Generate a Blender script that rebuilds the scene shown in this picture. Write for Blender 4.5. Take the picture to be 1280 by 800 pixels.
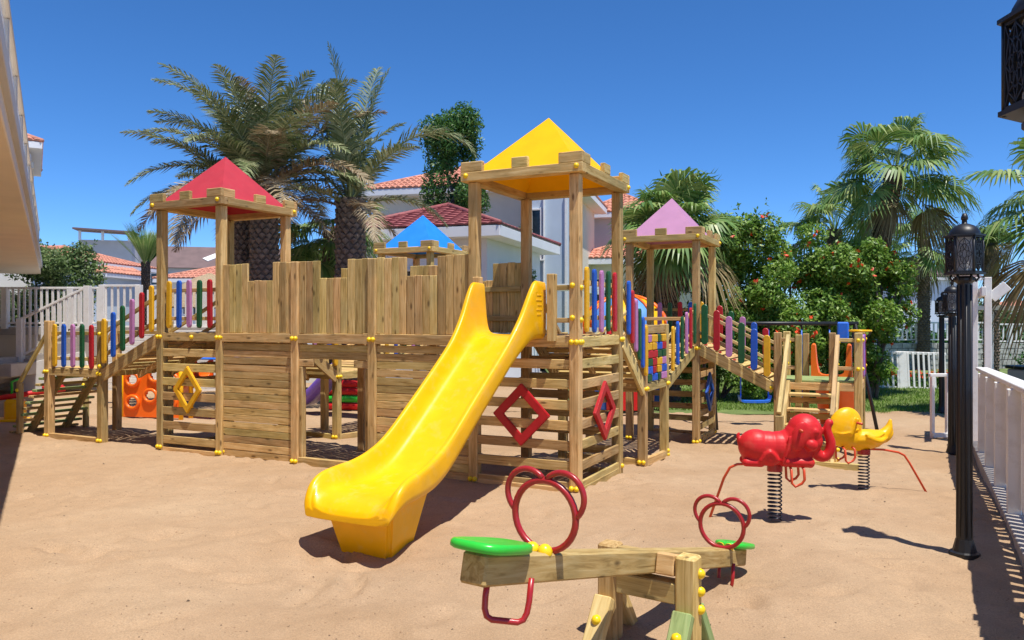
import bpy, bmesh, math, random
import numpy as np
from mathutils import Vector, Matrix, Euler

for o in list(bpy.data.objects): bpy.data.objects.remove(o)
random.seed(7); RNG = np.random.default_rng(7)
SC = bpy.context.scene; COL = SC.collection
R = math.radians
V = Vector

# ------------------------------------------------------------------ camera, sky, sun, exposure
cam_d = bpy.data.cameras.new('camera'); cam = bpy.data.objects.new('camera', cam_d); COL.objects.link(cam)
cam.location = (0, 0, 1.6); cam.rotation_euler = (R(90), 0, 0)
cam_d.sensor_width = 36; cam_d.lens = 27.4; cam_d.clip_start = .05; cam_d.clip_end = 2000
SC.camera = cam
SUN_EL = 71.0; SUN_DIR = V((.6, -.8, 0)).normalized()
world = bpy.data.worlds.new('World'); SC.world = world; world.use_nodes = True
wn = world.node_tree.nodes; wl = world.node_tree.links
bg = wn['Background']; sky = wn.new('ShaderNodeTexSky'); sky.sky_type = 'NISHITA'; sky.sun_disc = False
sky.sun_elevation = R(SUN_EL); sky.sun_rotation = math.atan2(SUN_DIR.x, SUN_DIR.y)
sky.altitude = 0; sky.air_density = .6; sky.dust_density = 0; sky.ozone_density = 10
sat = wn.new('ShaderNodeHueSaturation'); sat.inputs['Saturation'].default_value = 1.12   # the whole sky, as deep blue as the photograph's
wl.new(sky.outputs[0], sat.inputs['Color']); wl.new(sat.outputs[0], bg.inputs[0]); bg.inputs[1].default_value = .15
sun_d = bpy.data.lights.new('sun', 'SUN'); sun = bpy.data.objects.new('sun', sun_d); COL.objects.link(sun)
sun_d.energy = 4.7; sun_d.angle = R(.53); sun_d.color = (1, .95, .87)
sv = V((SUN_DIR.x * math.cos(R(SUN_EL)), SUN_DIR.y * math.cos(R(SUN_EL)), math.sin(R(SUN_EL))))
sun.rotation_euler = sv.to_track_quat('Z', 'Y').to_euler(); sun.location = (0, 0, 30)
SC.view_settings.view_transform = 'Standard'; SC.view_settings.look = 'None'
SC.view_settings.gamma = 1; SC.view_settings.use_curve_mapping = False; SC.view_settings.exposure = 0.35

# ------------------------------------------------------------------ materials
def lin(h):
    h = h.lstrip('#'); c = [int(h[i:i+2], 16) / 255 for i in (0, 2, 4)]
    return tuple(x / 12.92 if x <= .04045 else ((x + .055) / 1.055) ** 2.4 for x in c) + (1,)
def new_mat(name):
    m = bpy.data.materials.new(name); m.use_nodes = True
    nt = m.node_tree; return m, nt.nodes, nt.links, nt.nodes['Principled BSDF']
def mat(name, col, rough=.6, var=.12, scale=6, bump=0, bscale=60, metal=0, spec=.5, coat=0, rnd=0, trans=0, sss=0, dirt=None, dirt_amt=.35):
    m, N, L, b = new_mat(name)
    col = lin(col) if isinstance(col, str) else tuple(col) + (1,) * (4 - len(col))
    tc = N.new('ShaderNodeTexCoord')
    n = N.new('ShaderNodeTexNoise'); n.inputs['Scale'].default_value = scale; n.inputs['Detail'].default_value = 5
    L.new(tc.outputs['Object'], n.inputs['Vector'])
    hsv = N.new('ShaderNodeHueSaturation'); hsv.inputs['Color'].default_value = col
    mr = N.new('ShaderNodeMapRange'); mr.inputs[1].default_value = .3; mr.inputs[2].default_value = .7
    mr.inputs[3].default_value = 1 - var; mr.inputs[4].default_value = 1 + var
    L.new(n.outputs[0], mr.inputs[0]); val = mr.outputs[0]
    if rnd:
        oi = N.new('ShaderNodeObjectInfo'); m2 = N.new('ShaderNodeMapRange'); m2.inputs[3].default_value = 1 - rnd; m2.inputs[4].default_value = 1 + rnd
        L.new(oi.outputs['Random'], m2.inputs[0]); mu = N.new('ShaderNodeMath'); mu.operation = 'MULTIPLY'
        L.new(val, mu.inputs[0]); L.new(m2.outputs[0], mu.inputs[1]); val = mu.outputs[0]
    L.new(val, hsv.inputs['Value']); out = hsv.outputs[0]
    if dirt:
        n3 = N.new('ShaderNodeTexNoise'); n3.inputs['Scale'].default_value = 9; n3.inputs['Detail'].default_value = 8; n3.inputs['Roughness'].default_value = .7
        L.new(tc.outputs['Object'], n3.inputs['Vector'])
        r3 = N.new('ShaderNodeMapRange'); r3.inputs[1].default_value = .52; r3.inputs[2].default_value = .75; r3.inputs[4].default_value = dirt_amt
        L.new(n3.outputs[0], r3.inputs[0])
        mx = N.new('ShaderNodeMixRGB'); L.new(r3.outputs[0], mx.inputs[0]); L.new(out, mx.inputs[1]); mx.inputs[2].default_value = lin(dirt); out = mx.outputs[0]
    L.new(out, b.inputs['Base Color'])
    r2 = N.new('ShaderNodeMapRange'); r2.inputs[3].default_value = max(.02, rough - .08); r2.inputs[4].default_value = min(1, rough + .1)
    L.new(n.outputs[0], r2.inputs[0]); L.new(r2.outputs[0], b.inputs['Roughness'])
    b.inputs['Metallic'].default_value = metal; b.inputs['Specular IOR Level'].default_value = spec
    b.inputs['Coat Weight'].default_value = coat
    if sss: b.inputs['Subsurface Weight'].default_value = sss; b.inputs['Subsurface Radius'].default_value = (.03, .02, .01)
    if bump:
        n2 = N.new('ShaderNodeTexNoise'); n2.inputs['Scale'].default_value = bscale; n2.inputs['Detail'].default_value = 4
        L.new(tc.outputs['Object'], n2.inputs['Vector'])
        bp = N.new('ShaderNodeBump'); bp.inputs['Strength'].default_value = bump; bp.inputs['Distance'].default_value = .02
        L.new(n2.outputs[0], bp.inputs['Height']); L.new(bp.outputs[0], b.inputs['Normal'])
    return m
def ramp(N, pts):
    r = N.new('ShaderNodeValToRGB'); e = r.color_ramp.elements
    while len(e) < len(pts): e.new(.5)
    for k, (p, c) in enumerate(pts): e[k].position = p; e[k].color = c
    return r
def wood_mat(name, dark, mid, light, rnd=.26, rough=.75):
    """grain along local X; colour shifts from board to board"""
    m, N, L, b = new_mat(name)
    tc = N.new('ShaderNodeTexCoord'); oi = N.new('ShaderNodeObjectInfo')
    cb = N.new('ShaderNodeCombineXYZ'); mu = N.new('ShaderNodeMath'); mu.operation = 'MULTIPLY'; mu.inputs[1].default_value = 61.7
    L.new(oi.outputs['Random'], mu.inputs[0])
    for k in range(3): L.new(mu.outputs[0], cb.inputs[k])
    ad = N.new('ShaderNodeVectorMath'); L.new(tc.outputs['Object'], ad.inputs[0]); L.new(cb.outputs[0], ad.inputs[1])
    mp = N.new('ShaderNodeMapping'); mp.inputs['Scale'].default_value = (1.3, 17, 17); L.new(ad.outputs[0], mp.inputs[0])
    n = N.new('ShaderNodeTexNoise'); n.inputs['Scale'].default_value = 2.2; n.inputs['Detail'].default_value = 7; n.inputs['Roughness'].default_value = .62; n.inputs['Distortion'].default_value = .9
    L.new(mp.outputs[0], n.inputs['Vector'])
    rp = ramp(N, [(.28, lin(dark)), (.48, lin(mid)), (.74, lin(light))]); L.new(n.outputs[0], rp.inputs[0])
    # knots
    mk = N.new('ShaderNodeMapping'); mk.inputs['Scale'].default_value = (3.1, 9, 9); L.new(ad.outputs[0], mk.inputs[0])
    vo = N.new('ShaderNodeTexVoronoi'); vo.inputs['Scale'].default_value = 1.15; L.new(mk.outputs[0], vo.inputs['Vector'])
    kr = N.new('ShaderNodeMapRange'); kr.inputs[1].default_value = .07; kr.inputs[2].default_value = .17; kr.inputs[3].default_value = .75; kr.inputs[4].default_value = 0
    L.new(vo.outputs['Distance'], kr.inputs[0])
    m1 = N.new('ShaderNodeMixRGB'); L.new(kr.outputs[0], m1.inputs[0]); L.new(rp.outputs[0], m1.inputs[1]); m1.inputs[2].default_value = lin('#4a3016')
    # big blotches: greenish treatment stain and grey weathering
    nb = N.new('ShaderNodeTexNoise'); nb.inputs['Scale'].default_value = 3.2; nb.inputs['Detail'].default_value = 3; L.new(ad.outputs[0], nb.inputs['Vector'])
    br = N.new('ShaderNodeMapRange'); br.inputs[1].default_value = .45; br.inputs[2].default_value = .8; br.inputs[4].default_value = .62; L.new(nb.outputs[0], br.inputs[0])
    m2 = N.new('ShaderNodeMixRGB'); L.new(br.outputs[0], m2.inputs[0]); L.new(m1.outputs[0], m2.inputs[1]); m2.inputs[2].default_value = lin('#8a7f56')
    hs = N.new('ShaderNodeHueSaturation'); L.new(m2.outputs[0], hs.inputs['Color'])
    v = N.new('ShaderNodeMapRange'); v.inputs[3].default_value = 1 - rnd; v.inputs[4].default_value = 1 + rnd; L.new(oi.outputs['Random'], v.inputs[0]); L.new(v.outputs[0], hs.inputs['Value'])
    fr = N.new('ShaderNodeMath'); fr.operation = 'MULTIPLY'; fr.inputs[1].default_value = 13.37; L.new(oi.outputs['Random'], fr.inputs[0])
    f2 = N.new('ShaderNodeMath'); f2.operation = 'FRACT'; L.new(fr.outputs[0], f2.inputs[0])
    hr = N.new('ShaderNodeMapRange'); hr.inputs[3].default_value = .487; hr.inputs[4].default_value = .515; L.new(f2.outputs[0], hr.inputs[0]); L.new(hr.outputs[0], hs.inputs['Hue'])
    L.new(hs.outputs[0], b.inputs['Base Color']); b.inputs['Roughness'].default_value = rough; b.inputs['Specular IOR Level'].default_value = .25
    bp = N.new('ShaderNodeBump'); bp.inputs['Strength'].default_value = .35; bp.inputs['Distance'].default_value = .004
    L.new(n.outputs[0], bp.inputs['Height']); L.new(bp.outputs[0], b.inputs['Normal'])
    return m
def leaf_mat(name, c1, c2, c3, rough=.5, transl=.25, scale=1.6):
    m, N, L, b = new_mat(name)
    ge = N.new('ShaderNodeNewGeometry'); oi = N.new('ShaderNodeObjectInfo')
    n = N.new('ShaderNodeTexNoise'); n.inputs['Scale'].default_value = scale; n.inputs['Detail'].default_value = 3; L.new(ge.outputs['Position'], n.inputs['Vector'])
    a = N.new('ShaderNodeMath'); a.operation = 'MULTIPLY_ADD'; a.inputs[1].default_value = .55; L.new(ge.outputs['Random Per Island'], a.inputs[0])
    m0 = N.new('ShaderNodeMath'); m0.operation = 'MULTIPLY'; m0.inputs[1].default_value = .5; L.new(n.outputs[0], m0.inputs[0]); L.new(m0.outputs[0], a.inputs[2])
    rp = ramp(N, [(.12, lin(c1)), (.45, lin(c2)), (.8, lin(c3))]); L.new(a.outputs[0], rp.inputs[0])
    L.new(rp.outputs[0], b.inputs['Base Color']); b.inputs['Roughness'].default_value = rough; b.inputs['Specular IOR Level'].default_value = .4
    if transl:
        t = N.new('ShaderNodeBsdfTranslucent'); L.new(rp.outputs[0], t.inputs[0]); mx = N.new('ShaderNodeMixShader'); mx.inputs[0].default_value = transl
        out = N['Material Output']; L.new(b.outputs[0], mx.inputs[1]); L.new(t.outputs[0], mx.inputs[2]); L.new(mx.outputs[0], out.inputs[0])
    return m

WOOD = wood_mat('pine_wood', '#94733f', '#c6a468', '#dfc48c')
WOODL = wood_mat('fresh_pine_wood', '#b08f55', '#cfb078', '#e0c893', rnd=.08)
WOODG = wood_mat('green_stained_wood', '#6f8350', '#8fa568', '#a8b880', rnd=.05)
PLAST = dict(var=.05, scale=3, bump=.05, bscale=25, dirt='#c8a982', dirt_amt=.12)
P_YEL = mat('yellow_plastic', (.90, .47, .002), .34, spec=.3, coat=.06, var=.06, scale=5, bump=.06, bscale=18, dirt='#d9bf7a', dirt_amt=.3)
P_RED = mat('red_plastic', (.62, .02, .022), .42, spec=.3, **PLAST)
P_GRN = mat('green_plastic', (.03, .52, .04), .3, coat=.1, **PLAST)
P_ORG = mat('orange_plastic', (.95, .16, .008), .35, **PLAST)
P_BLU = mat('blue_plastic', (.02, .16, .72), .35, **PLAST)
P_SKY = mat('sky_blue_plastic', (.10, .30, .70), .45, **PLAST)
P_PUR = mat('purple_plastic', (.19, .11, .55), .35, **PLAST)
BOLT = mat('bolt_yellow', (.88, .60, .01), .3, var=.05)
PK = {'y': mat('paint_yellow', (.78, .42, .015), .45, var=.1, scale=14, dirt='#8a6a2a', dirt_amt=.3, rnd=.06),
      'b': mat('paint_blue', (.014, .10, .52), .4, var=.12, scale=14, dirt='#22386a', dirt_amt=.4, rnd=.08),
      'p': mat('paint_pink', (.50, .20, .42), .45, var=.1, scale=14, dirt='#8a6a80', dirt_amt=.3, rnd=.06),
      'g': mat('paint_green', (.010, .095, .030), .4, var=.15, scale=14, dirt='#2b4a30', dirt_amt=.4, rnd=.1),
      'r': mat('paint_red', (.48, .014, .022), .4, var=.1, scale=14, dirt='#5a2a22', dirt_amt=.35, rnd=.08)}
ROOF_M = {'red': mat('roof_red', (.46, .038, .055), .65, spec=.2, var=.06, dirt='#b06060', dirt_amt=.2), 'yellow': mat('roof_yellow', (.88, .44, .001), .65, var=.05, spec=.15),
          'pink': mat('roof_pink', (.44, .20, .34), .65, var=.06, dirt='#b080a0', dirt_amt=.2), 'blue': mat('roof_blue', (.010, .22, .80), .55, var=.06)}
TUBE_R = mat('tube_dark_red', (.37, .015, .017), .3, coat=.2, var=.08)
TUBE_O = mat('tube_orange', (.62, .07, .02), .35, var=.08)
BLACK = mat('black_paint', (.011, .011, .013), .45, var=.2, dirt='#3a3a3c', dirt_amt=.12)
STEEL_B = mat('spring_black', (.015, .016, .03), .25, metal=.3)
WHITE = mat('white_paint', (.78, .76, .73), .5, var=.04, scale=3, dirt='#b3a692', dirt_amt=.35)
WHITE2 = mat('white_wall', (.74, .74, .76), .75, var=.04, scale=1.2, bump=.1, bscale=40)
CREAM = mat('cream_wall', (.70, .62, .50), .8, var=.05, scale=1.5, bump=.1, bscale=40)
BLUEW = mat('pale_blue_wall', (.50, .58, .66), .8, var=.05, scale=1.5)
GREYW = mat('grey_wall', (.50, .50, .51), .8, var=.06, scale=1.2)
SOFFIT = mat('balcony_render', (.80, .68, .52), .85, var=.04, scale=2, bump=.08, bscale=80)
TERRA = mat('terracotta_tile', (.55, .235, .155), .75, var=.3, scale=5, dirt='#8a5a44', dirt_amt=.4)
DKRED = mat('dark_red_shingle', (.29, .08, .08), .65, var=.22, scale=6)
BROWNR = mat('brown_roof', (.16, .105, .10), .8, var=.15, scale=1)
DARKG = mat('window_dark', (.02, .028, .036), .12, var=.2, spec=.6)
DARKIN = mat('dark_interior', (.03, .028, .026), .8)
STONE = mat('stone_wall', (.46, .44, .40), .9, var=.3, scale=7, bump=.8, bscale=9)
CONC = mat('concrete', (.42, .38, .34), .9, var=.12, scale=4, bump=.2, bscale=50)
THATCH = mat('thatch', (.36, .27, .17), .9, var=.3, scale=30, bump=.6, bscale=60)
TRUNK = mat('palm_trunk', (.11, .085, .065), .95, var=.35, scale=9, bump=.8, bscale=30)
STUB = mat('palm_leaf_base', (.20, .165, .13), .95, var=.4, scale=8, bump=.5, bscale=40)
BARK = mat('bark', (.13, .10, .08), .95, var=.3, scale=10, bump=.6, bscale=40)
PHX = leaf_mat('date_palm_leaf', '#43522f', '#6b7a4c', '#a8aa80', .45, .15)
PHXD = leaf_mat('date_palm_dry_leaf', '#6a5840', '#938060', '#b8a888', .6, .15)
FAN = leaf_mat('fan_palm_leaf', '#40602f', '#6a8d45', '#a6b26c', .42, .25)
FAND = leaf_mat('fan_palm_dry_leaf', '#5e4f33', '#85734c', '#a89870', .6, .2)
BUSH = leaf_mat('shrub_leaf', '#3d601c', '#648c2c', '#98b254', .45, .3)
TREEL = leaf_mat('tree_leaf', '#28471c', '#406a2b', '#6a8f48', .42, .3)
OLIVE = leaf_mat('olive_leaf', '#304720', '#4f6a35', '#7d8f58', .5, .25)
HEDGE = leaf_mat('hedge_leaf', '#1c3a15', '#2f5a20', '#4a7a32', .5, .2)
FLOWER = mat('orange_red_flower', (.80, .07, .015), .5, var=.2)
GRASS = leaf_mat('grass_blade', '#4a6b20', '#6c8f32', '#93a850', .6, .3, scale=.8)

def glass_mat():
    m, N, L, b = new_mat('glass_panel')
    b.inputs['Base Color'].default_value = (.75, .88, .95, 1); b.inputs['Roughness'].default_value = .03
    b.inputs['Transmission Weight'].default_value = .0; b.inputs['Alpha'].default_value = .28
    return m
GLASS = glass_mat()
def frosted_mat():
    m, N, L, b = new_mat('frosted_glass'); b.inputs['Base Color'].default_value = (.9, .9, .9, 1); b.inputs['Roughness'].default_value = .5
    t = N.new('ShaderNodeBsdfTranslucent'); t.inputs[0].default_value = (.8, .8, .8, 1); mx = N.new('ShaderNodeMixShader'); mx.inputs[0].default_value = .4
    L.new(b.outputs[0], mx.inputs[1]); L.new(t.outputs[0], mx.inputs[2]); L.new(mx.outputs[0], N['Material Output'].inputs[0])
    return m
FROST = frosted_mat()
def sand_mat():
    m, N, L, b = new_mat('sand')
    ge = N.new('ShaderNodeNewGeometry')
    def noise(s, d=4, r=.55):
        n = N.new('ShaderNodeTexNoise'); n.inputs['Scale'].default_value = s; n.inputs['Detail'].default_value = d; n.inputs['Roughness'].default_value = r
        L.new(ge.outputs['Position'], n.inputs['Vector']); return n
    big = noise(.55, 4); midn = noise(5, 6, .65); fine = noise(110, 4, .8)
    rp = ramp(N, [(.3, (.37, .242, .139, 1)), (.5, (.412, .28, .17, 1)), (.72, (.452, .322, .203, 1))]); L.new(big.outputs[0], rp.inputs[0])
    mr = N.new('ShaderNodeMapRange'); mr.inputs[1].default_value = .3; mr.inputs[2].default_value = .7; mr.inputs[3].default_value = .93; mr.inputs[4].default_value = 1.07; L.new(midn.outputs[0], mr.inputs[0])
    mr2 = N.new('ShaderNodeMapRange'); mr2.inputs[1].default_value = .25; mr2.inputs[2].default_value = .75; mr2.inputs[3].default_value = .68; mr2.inputs[4].default_value = 1.32; L.new(fine.outputs[0], mr2.inputs[0])
    mu = N.new('ShaderNodeMath'); mu.operation = 'MULTIPLY'; L.new(mr.outputs[0], mu.inputs[0]); L.new(mr2.outputs[0], mu.inputs[1])
    hs = N.new('ShaderNodeHueSaturation'); L.new(rp.outputs[0], hs.inputs['Color']); L.new(mu.outputs[0], hs.inputs['Value'])
    # scattered bits of bark and grit
    vo = N.new('ShaderNodeTexVoronoi'); vo.inputs['Scale'].default_value = 16; L.new(ge.outputs['Position'], vo.inputs['Vector'])
    nn = noise(2.2); th = N.new('ShaderNodeMath'); th.operation = 'MULTIPLY'; th.inputs[1].default_value = .20; L.new(nn.outputs[0], th.inputs[0])
    lt = N.new('ShaderNodeMath'); lt.operation = 'LESS_THAN'; L.new(vo.outputs['Distance'], lt.inputs[0]); L.new(th.outputs[0], lt.inputs[1])
    ml = N.new('ShaderNodeMath'); ml.operation = 'MULTIPLY'; ml.inputs[1].default_value = .5; L.new(lt.outputs[0], ml.inputs[0])
    mx = N.new('ShaderNodeMixRGB'); L.new(ml.outputs[0], mx.inputs[0]); L.new(hs.outputs[0], mx.inputs[1]); mx.inputs[2].default_value = lin('#6e5038')
    L.new(mx.outputs[0], b.inputs['Base Color']); b.inputs['Roughness'].default_value = .95; b.inputs['Specular IOR Level'].default_value = .1
    b1 = N.new('ShaderNodeBump'); b1.inputs['Strength'].default_value = .5; b1.inputs['Distance'].default_value = .02; m30 = noise(38, 8, .7); L.new(m30.outputs[0], b1.inputs['Height'])
    b2 = N.new('ShaderNodeBump'); b2.inputs['Strength'].default_value = .5; b2.inputs['Distance'].default_value = .005; L.new(fine.outputs[0], b2.inputs['Height']); L.new(b1.outputs[0], b2.inputs['Normal'])
    L.new(b2.outputs[0], b.inputs['Normal'])
    return m
SAND = sand_mat()
SOIL = mat('bare_earth', (.40, .28, .18), .95, var=.2, scale=1.5, bump=.5, bscale=20)
TURF = mat('turf', (.13, .18, .045), .95, var=.35, scale=2.2, bump=.6, bscale=40)
PAVE = mat('far_ground', (.30, .27, .22), .95, var=.2, scale=.3)

# ------------------------------------------------------------------ mesh helpers
def link(o, par=None):
    COL.objects.link(o)
    if par is not None: o.parent = par
    return o
def tag(o, label=None, cat=None, group=None, kind=None):
    if label: o['label'] = label
    if cat: o['category'] = cat
    if group: o['group'] = group
    if kind: o['kind'] = kind
    return o
def thing(name, label, cat, loc=(0, 0, 0), rz=0, group=None):
    o = bpy.data.objects.new(name, None); link(o); o.location = loc; o.rotation_euler = (0, 0, rz); o.empty_display_size = .1
    return tag(o, label, cat, group)
def add(name, me, par=None, loc=(0, 0, 0), rot=None, scale=None):
    o = bpy.data.objects.new(name, me); link(o, par); o.location = loc
    if rot is not None: o.rotation_euler = rot
    if scale is not None: o.scale = scale if hasattr(scale, '__len__') else (scale,) * 3
    return o
def mesh(name, verts, faces, m, smooth=False):
    me = bpy.data.meshes.new(name); me.from_pydata([tuple(v) for v in verts], [], [tuple(f) for f in faces])
    for k in (m if isinstance(m, (list, tuple)) else [m]): me.materials.append(k)
    if smooth: me.polygons.foreach_set('use_smooth', [True] * len(me.polygons))
    me.update(); return me
def np_mesh(name, verts, quads, m, smooth=False):
    """fast builder; quads: (M,k) int array, any fixed k"""
    verts = np.asarray(verts, np.float32); quads = np.asarray(quads, np.int32); k = quads.shape[1]
    me = bpy.data.meshes.new(name); me.vertices.add(len(verts)); me.vertices.foreach_set('co', verts.ravel())
    me.loops.add(quads.size); me.loops.foreach_set('vertex_index', quads.ravel()); me.polygons.add(len(quads))
    me.polygons.foreach_set('loop_start', np.arange(0, quads.size, k, dtype=np.int32))
    me.polygons.foreach_set('loop_total', np.full(len(quads), k, np.int32))
    if smooth: me.polygons.foreach_set('use_smooth', np.ones(len(quads), bool))
    me.materials.append(m); me.update(calc_edges=True); return me
_bc = {}
def boxm(lx, ly, lz, m, bev=.006):
    k = (round(lx, 3), round(ly, 3), round(lz, 3), m.name, bev)
    if k in _bc: return _bc[k]
    bm = bmesh.new(); bmesh.ops.create_cube(bm, size=1); bmesh.ops.scale(bm, vec=(lx, ly, lz), verts=bm.verts)
    if bev: bmesh.ops.bevel(bm, geom=bm.edges[:], offset=min(bev, lx * .3, ly * .3, lz * .3), segments=1, affect='EDGES')
    me = bpy.data.meshes.new('board'); bm.to_mesh(me); bm.free(); me.materials.append(m); _bc[k] = me; return me
def frame_mat(a, b, up):
    a, b = V(a), V(b); x = (b - a).normalized(); y = V(up).cross(x)
    if y.length < 1e-5: y = V((0, 1, 0)).cross(x)
    y.normalize(); z = x.cross(y); M = Matrix((x, y, z)).transposed().to_4x4(); M.translation = (a + b) / 2; return M
def beam(name, par, a, b, w, h, m, up=(0, 0, 1), bev=.006, jit=0):
    """board from a to b (parent's space); local X along it, w across, h along 'up'"""
    L = (V(b) - V(a)).length; o = add(name, boxm(L, w, h, m, bev), par); M = frame_mat(a, b, up)
    if jit: M = M @ Matrix.Translation((random.uniform(-jit, jit), random.uniform(-jit, jit) * .5, random.uniform(-jit, jit))) @ Matrix.Rotation(random.uniform(-jit, jit) * .8, 4, 'Z')
    o.matrix_basis = M; return o
def block(name, par, c, sx, sy, sz, m, bev=.006, rot=None):
    return add(name, boxm(sx, sy, sz, m, bev), par, c, rot)
def tube_geo(pts, r, n=8, closed=False):
    P = [V(p) for p in pts]; N = len(P); rs = r if hasattr(r, '__len__') else [r] * N; vs, fs = [], []
    up = None
    for i in range(N):
        if closed: d = (P[(i + 1) % N] - P[i - 1]).normalized()
        else: d = (P[min(i + 1, N - 1)] - P[max(i - 1, 0)]).normalized()
        if up is None:
            up = V((0, 0, 1)) if abs(d.z) < .9 else V((0, 1, 0))
        s = d.cross(up).normalized(); up = s.cross(d).normalized()
        for k in range(n):
            a = 2 * math.pi * k / n; vs.append(P[i] + (s * math.cos(a) + up * math.sin(a)) * rs[i])
    M = N if closed else N - 1
    for i in range(M):
        j = (i + 1) % N
        for k in range(n): k2 = (k + 1) % n; fs.append((i * n + k, i * n + k2, j * n + k2, j * n + k))
    if not closed: fs.append(tuple(range(n - 1, -1, -1))); fs.append(tuple((N - 1) * n + k for k in range(n)))
    return vs, fs
def tube(name, par, pts, r, m, n=8, closed=False, loc=(0, 0, 0), rot=None):
    v, f = tube_geo(pts, r, n, closed); return add(name, mesh(name, v, f, m, True), par, loc, rot)
def join_geo(parts):
    vs, fs = [], []
    for v, f in parts:
        b = len(vs); vs += list(v); fs += [tuple(i + b for i in q) for q in f]
    return vs, fs
def box_geo(c, sx, sy, sz, M=None):
    v = [V((x * sx / 2, y * sy / 2, z * sz / 2)) for x in (-1, 1) for y in (-1, 1) for z in (-1, 1)]
    if M is not None: v = [M @ p for p in v]
    v = [p + V(c) for p in v]
    return v, [(0, 1, 3, 2), (4, 6, 7, 5), (0, 4, 5, 1), (2, 3, 7, 6), (0, 2, 6, 4), (1, 5, 7, 3)]
def smoothstep(a, b, x): t = np.clip((x - a) / (b - a), 0, 1); return t * t * (3 - 2 * t)
def catmull(P, n):
    P = [np.array(p, float) for p in P]; P = [2 * P[0] - P[1]] + P + [2 * P[-1] - P[-2]]; out = []
    for i in range(1, len(P) - 2):
        for k in range(n):
            t = k / n; a, b, c, d = P[i - 1:i + 3]
            out.append(.5 * ((2 * b) + (c - a) * t + (2 * a - 5 * b + 4 * c - d) * t * t + (3 * b - a - 3 * c + d) * t ** 3))
    out.append(P[-2]); return out

# castle frame: origin at the yellow tower's front corner, s to the right, t away
PX, PY = .526, 7.21; ANG = -R(26.2); CU = (math.cos(ANG), math.sin(ANG)); CV = (-math.sin(ANG), math.cos(ANG))
def st(s, t, z=0): return V((PX + CU[0] * s + CV[0] * t, PY + CU[1] * s + CV[1] * t, z))
def gz(x, y):
    t = CV[0] * (np.asarray(x) - PX) + CV[1] * (np.asarray(y) - PY)
    return -.2 * smoothstep(0, 4.6, t)
def G(x, y, dz=0): return V((x, y, float(gz(x, y)) + dz))

# ------------------------------------------------------------------ ground
def vnoise(x, y, s, seed=0):
    r = np.random.default_rng(seed); g = r.random((256, 256)); X = x * s; Y = y * s; xi = np.floor(X).astype(int); yi = np.floor(Y).astype(int); fx = X - xi; fy = Y - yi
    fx = fx * fx * (3 - 2 * fx); fy = fy * fy * (3 - 2 * fy); a = g[xi % 256, yi % 256]; b = g[(xi + 1) % 256, yi % 256]; c = g[xi % 256, (yi + 1) % 256]; d = g[(xi + 1) % 256, (yi + 1) % 256]
    return (a * (1 - fx) + b * fx) * (1 - fy) + (c * (1 - fx) + d * fx) * fy
def sheet(name, xs, ys, zf, m):
    X, Y = np.meshgrid(xs, ys, indexing='ij'); Z = zf(X, Y); v = np.stack([X, Y, Z], -1).reshape(-1, 3)
    nx, ny = len(xs), len(ys); i = np.arange(nx - 1)[:, None] * ny + np.arange(ny - 1)[None]; q = np.stack([i, i + ny, i + ny + 1, i + 1], -1).reshape(-1, 4)
    o = add(name, np_mesh(name, v, q, m, True)); tag(o, kind='structure'); return o
foot = RNG.random((420, 4))
def sand_z(X, Y):
    z = gz(X, Y) + (vnoise(X, Y, 1.1, 1) - .5) * .028 + (vnoise(X, Y, 3.3, 2) - .5) * .018 + (vnoise(X, Y, 8, 3) - .5) * .014 + (vnoise(X, Y, 17, 4) - .5) * .010
    for a, b, c, d in foot:   # old footprints
        fx = -7 + 13 * a; fy = 2.5 + 10 * b; th = c * 6.28
        dx = (X - fx) * math.cos(th) + (Y - fy) * math.sin(th); dy = -(X - fx) * math.sin(th) + (Y - fy) * math.cos(th)
        r = (dx / .15) ** 2 + (dy / .07) ** 2
        z = z + (-.028 * np.exp(-r) + .014 * np.exp(-(np.sqrt(r) - 1.5) ** 2 * 4)) * (.5 + d)
    for hx, hy, hr, hd in ((-1.35, 4.9, .75, .06), (-.95, 5.35, .5, .04), (-.1, 2.7, .5, .05), (1.45, 4.95, .5, .05), (4.0, 9.3, .5, .04)):
        r = ((X - hx) ** 2 + (Y - hy) ** 2) / (hr * hr); z = z - hd * np.exp(-r * 2.2) + hd * .45 * np.exp(-(np.sqrt(r) - 1.25) ** 2 * 5)
    return z
sheet('ground', np.linspace(-400, 400, 41), np.linspace(-60, 700, 39), lambda X, Y: X * 0 - .42, PAVE)
ysand = np.concatenate([np.arange(-4, 2, .25), np.arange(2, 8, .045), np.arange(8, 15.31, .09)])
sheet('sand', np.concatenate([np.arange(-16, -7, .2), np.arange(-7, 6.5, .05), np.arange(6.5, 8.2, .12)]), ysand, sand_z, SAND)
# left part reaches back to the terrace
sheet('sand_strip', np.arange(-22, 1.4, .2), np.arange(15.3, 22.6, .2), lambda X, Y: gz(X, Y) + (vnoise(X, Y, 1.5, 9) - .5) * .04 - .012, SAND)
def lawn_z(X, Y): return -.19 + (vnoise(X, Y, .5, 5) - .5) * .08 + smoothstep(14.6, 15.6, Y + (vnoise(X, Y, 1.3, 8) - .5) * .9) * .05 - .04
sheet('lawn', np.arange(1.2, 40, .3), np.arange(14.9, 45, .3), lawn_z, TURF)
sheet('lawn', np.arange(8.1, 40, .5), np.arange(-4, 15.2, .5), lambda X, Y: X * 0 - .2, TURF)

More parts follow.
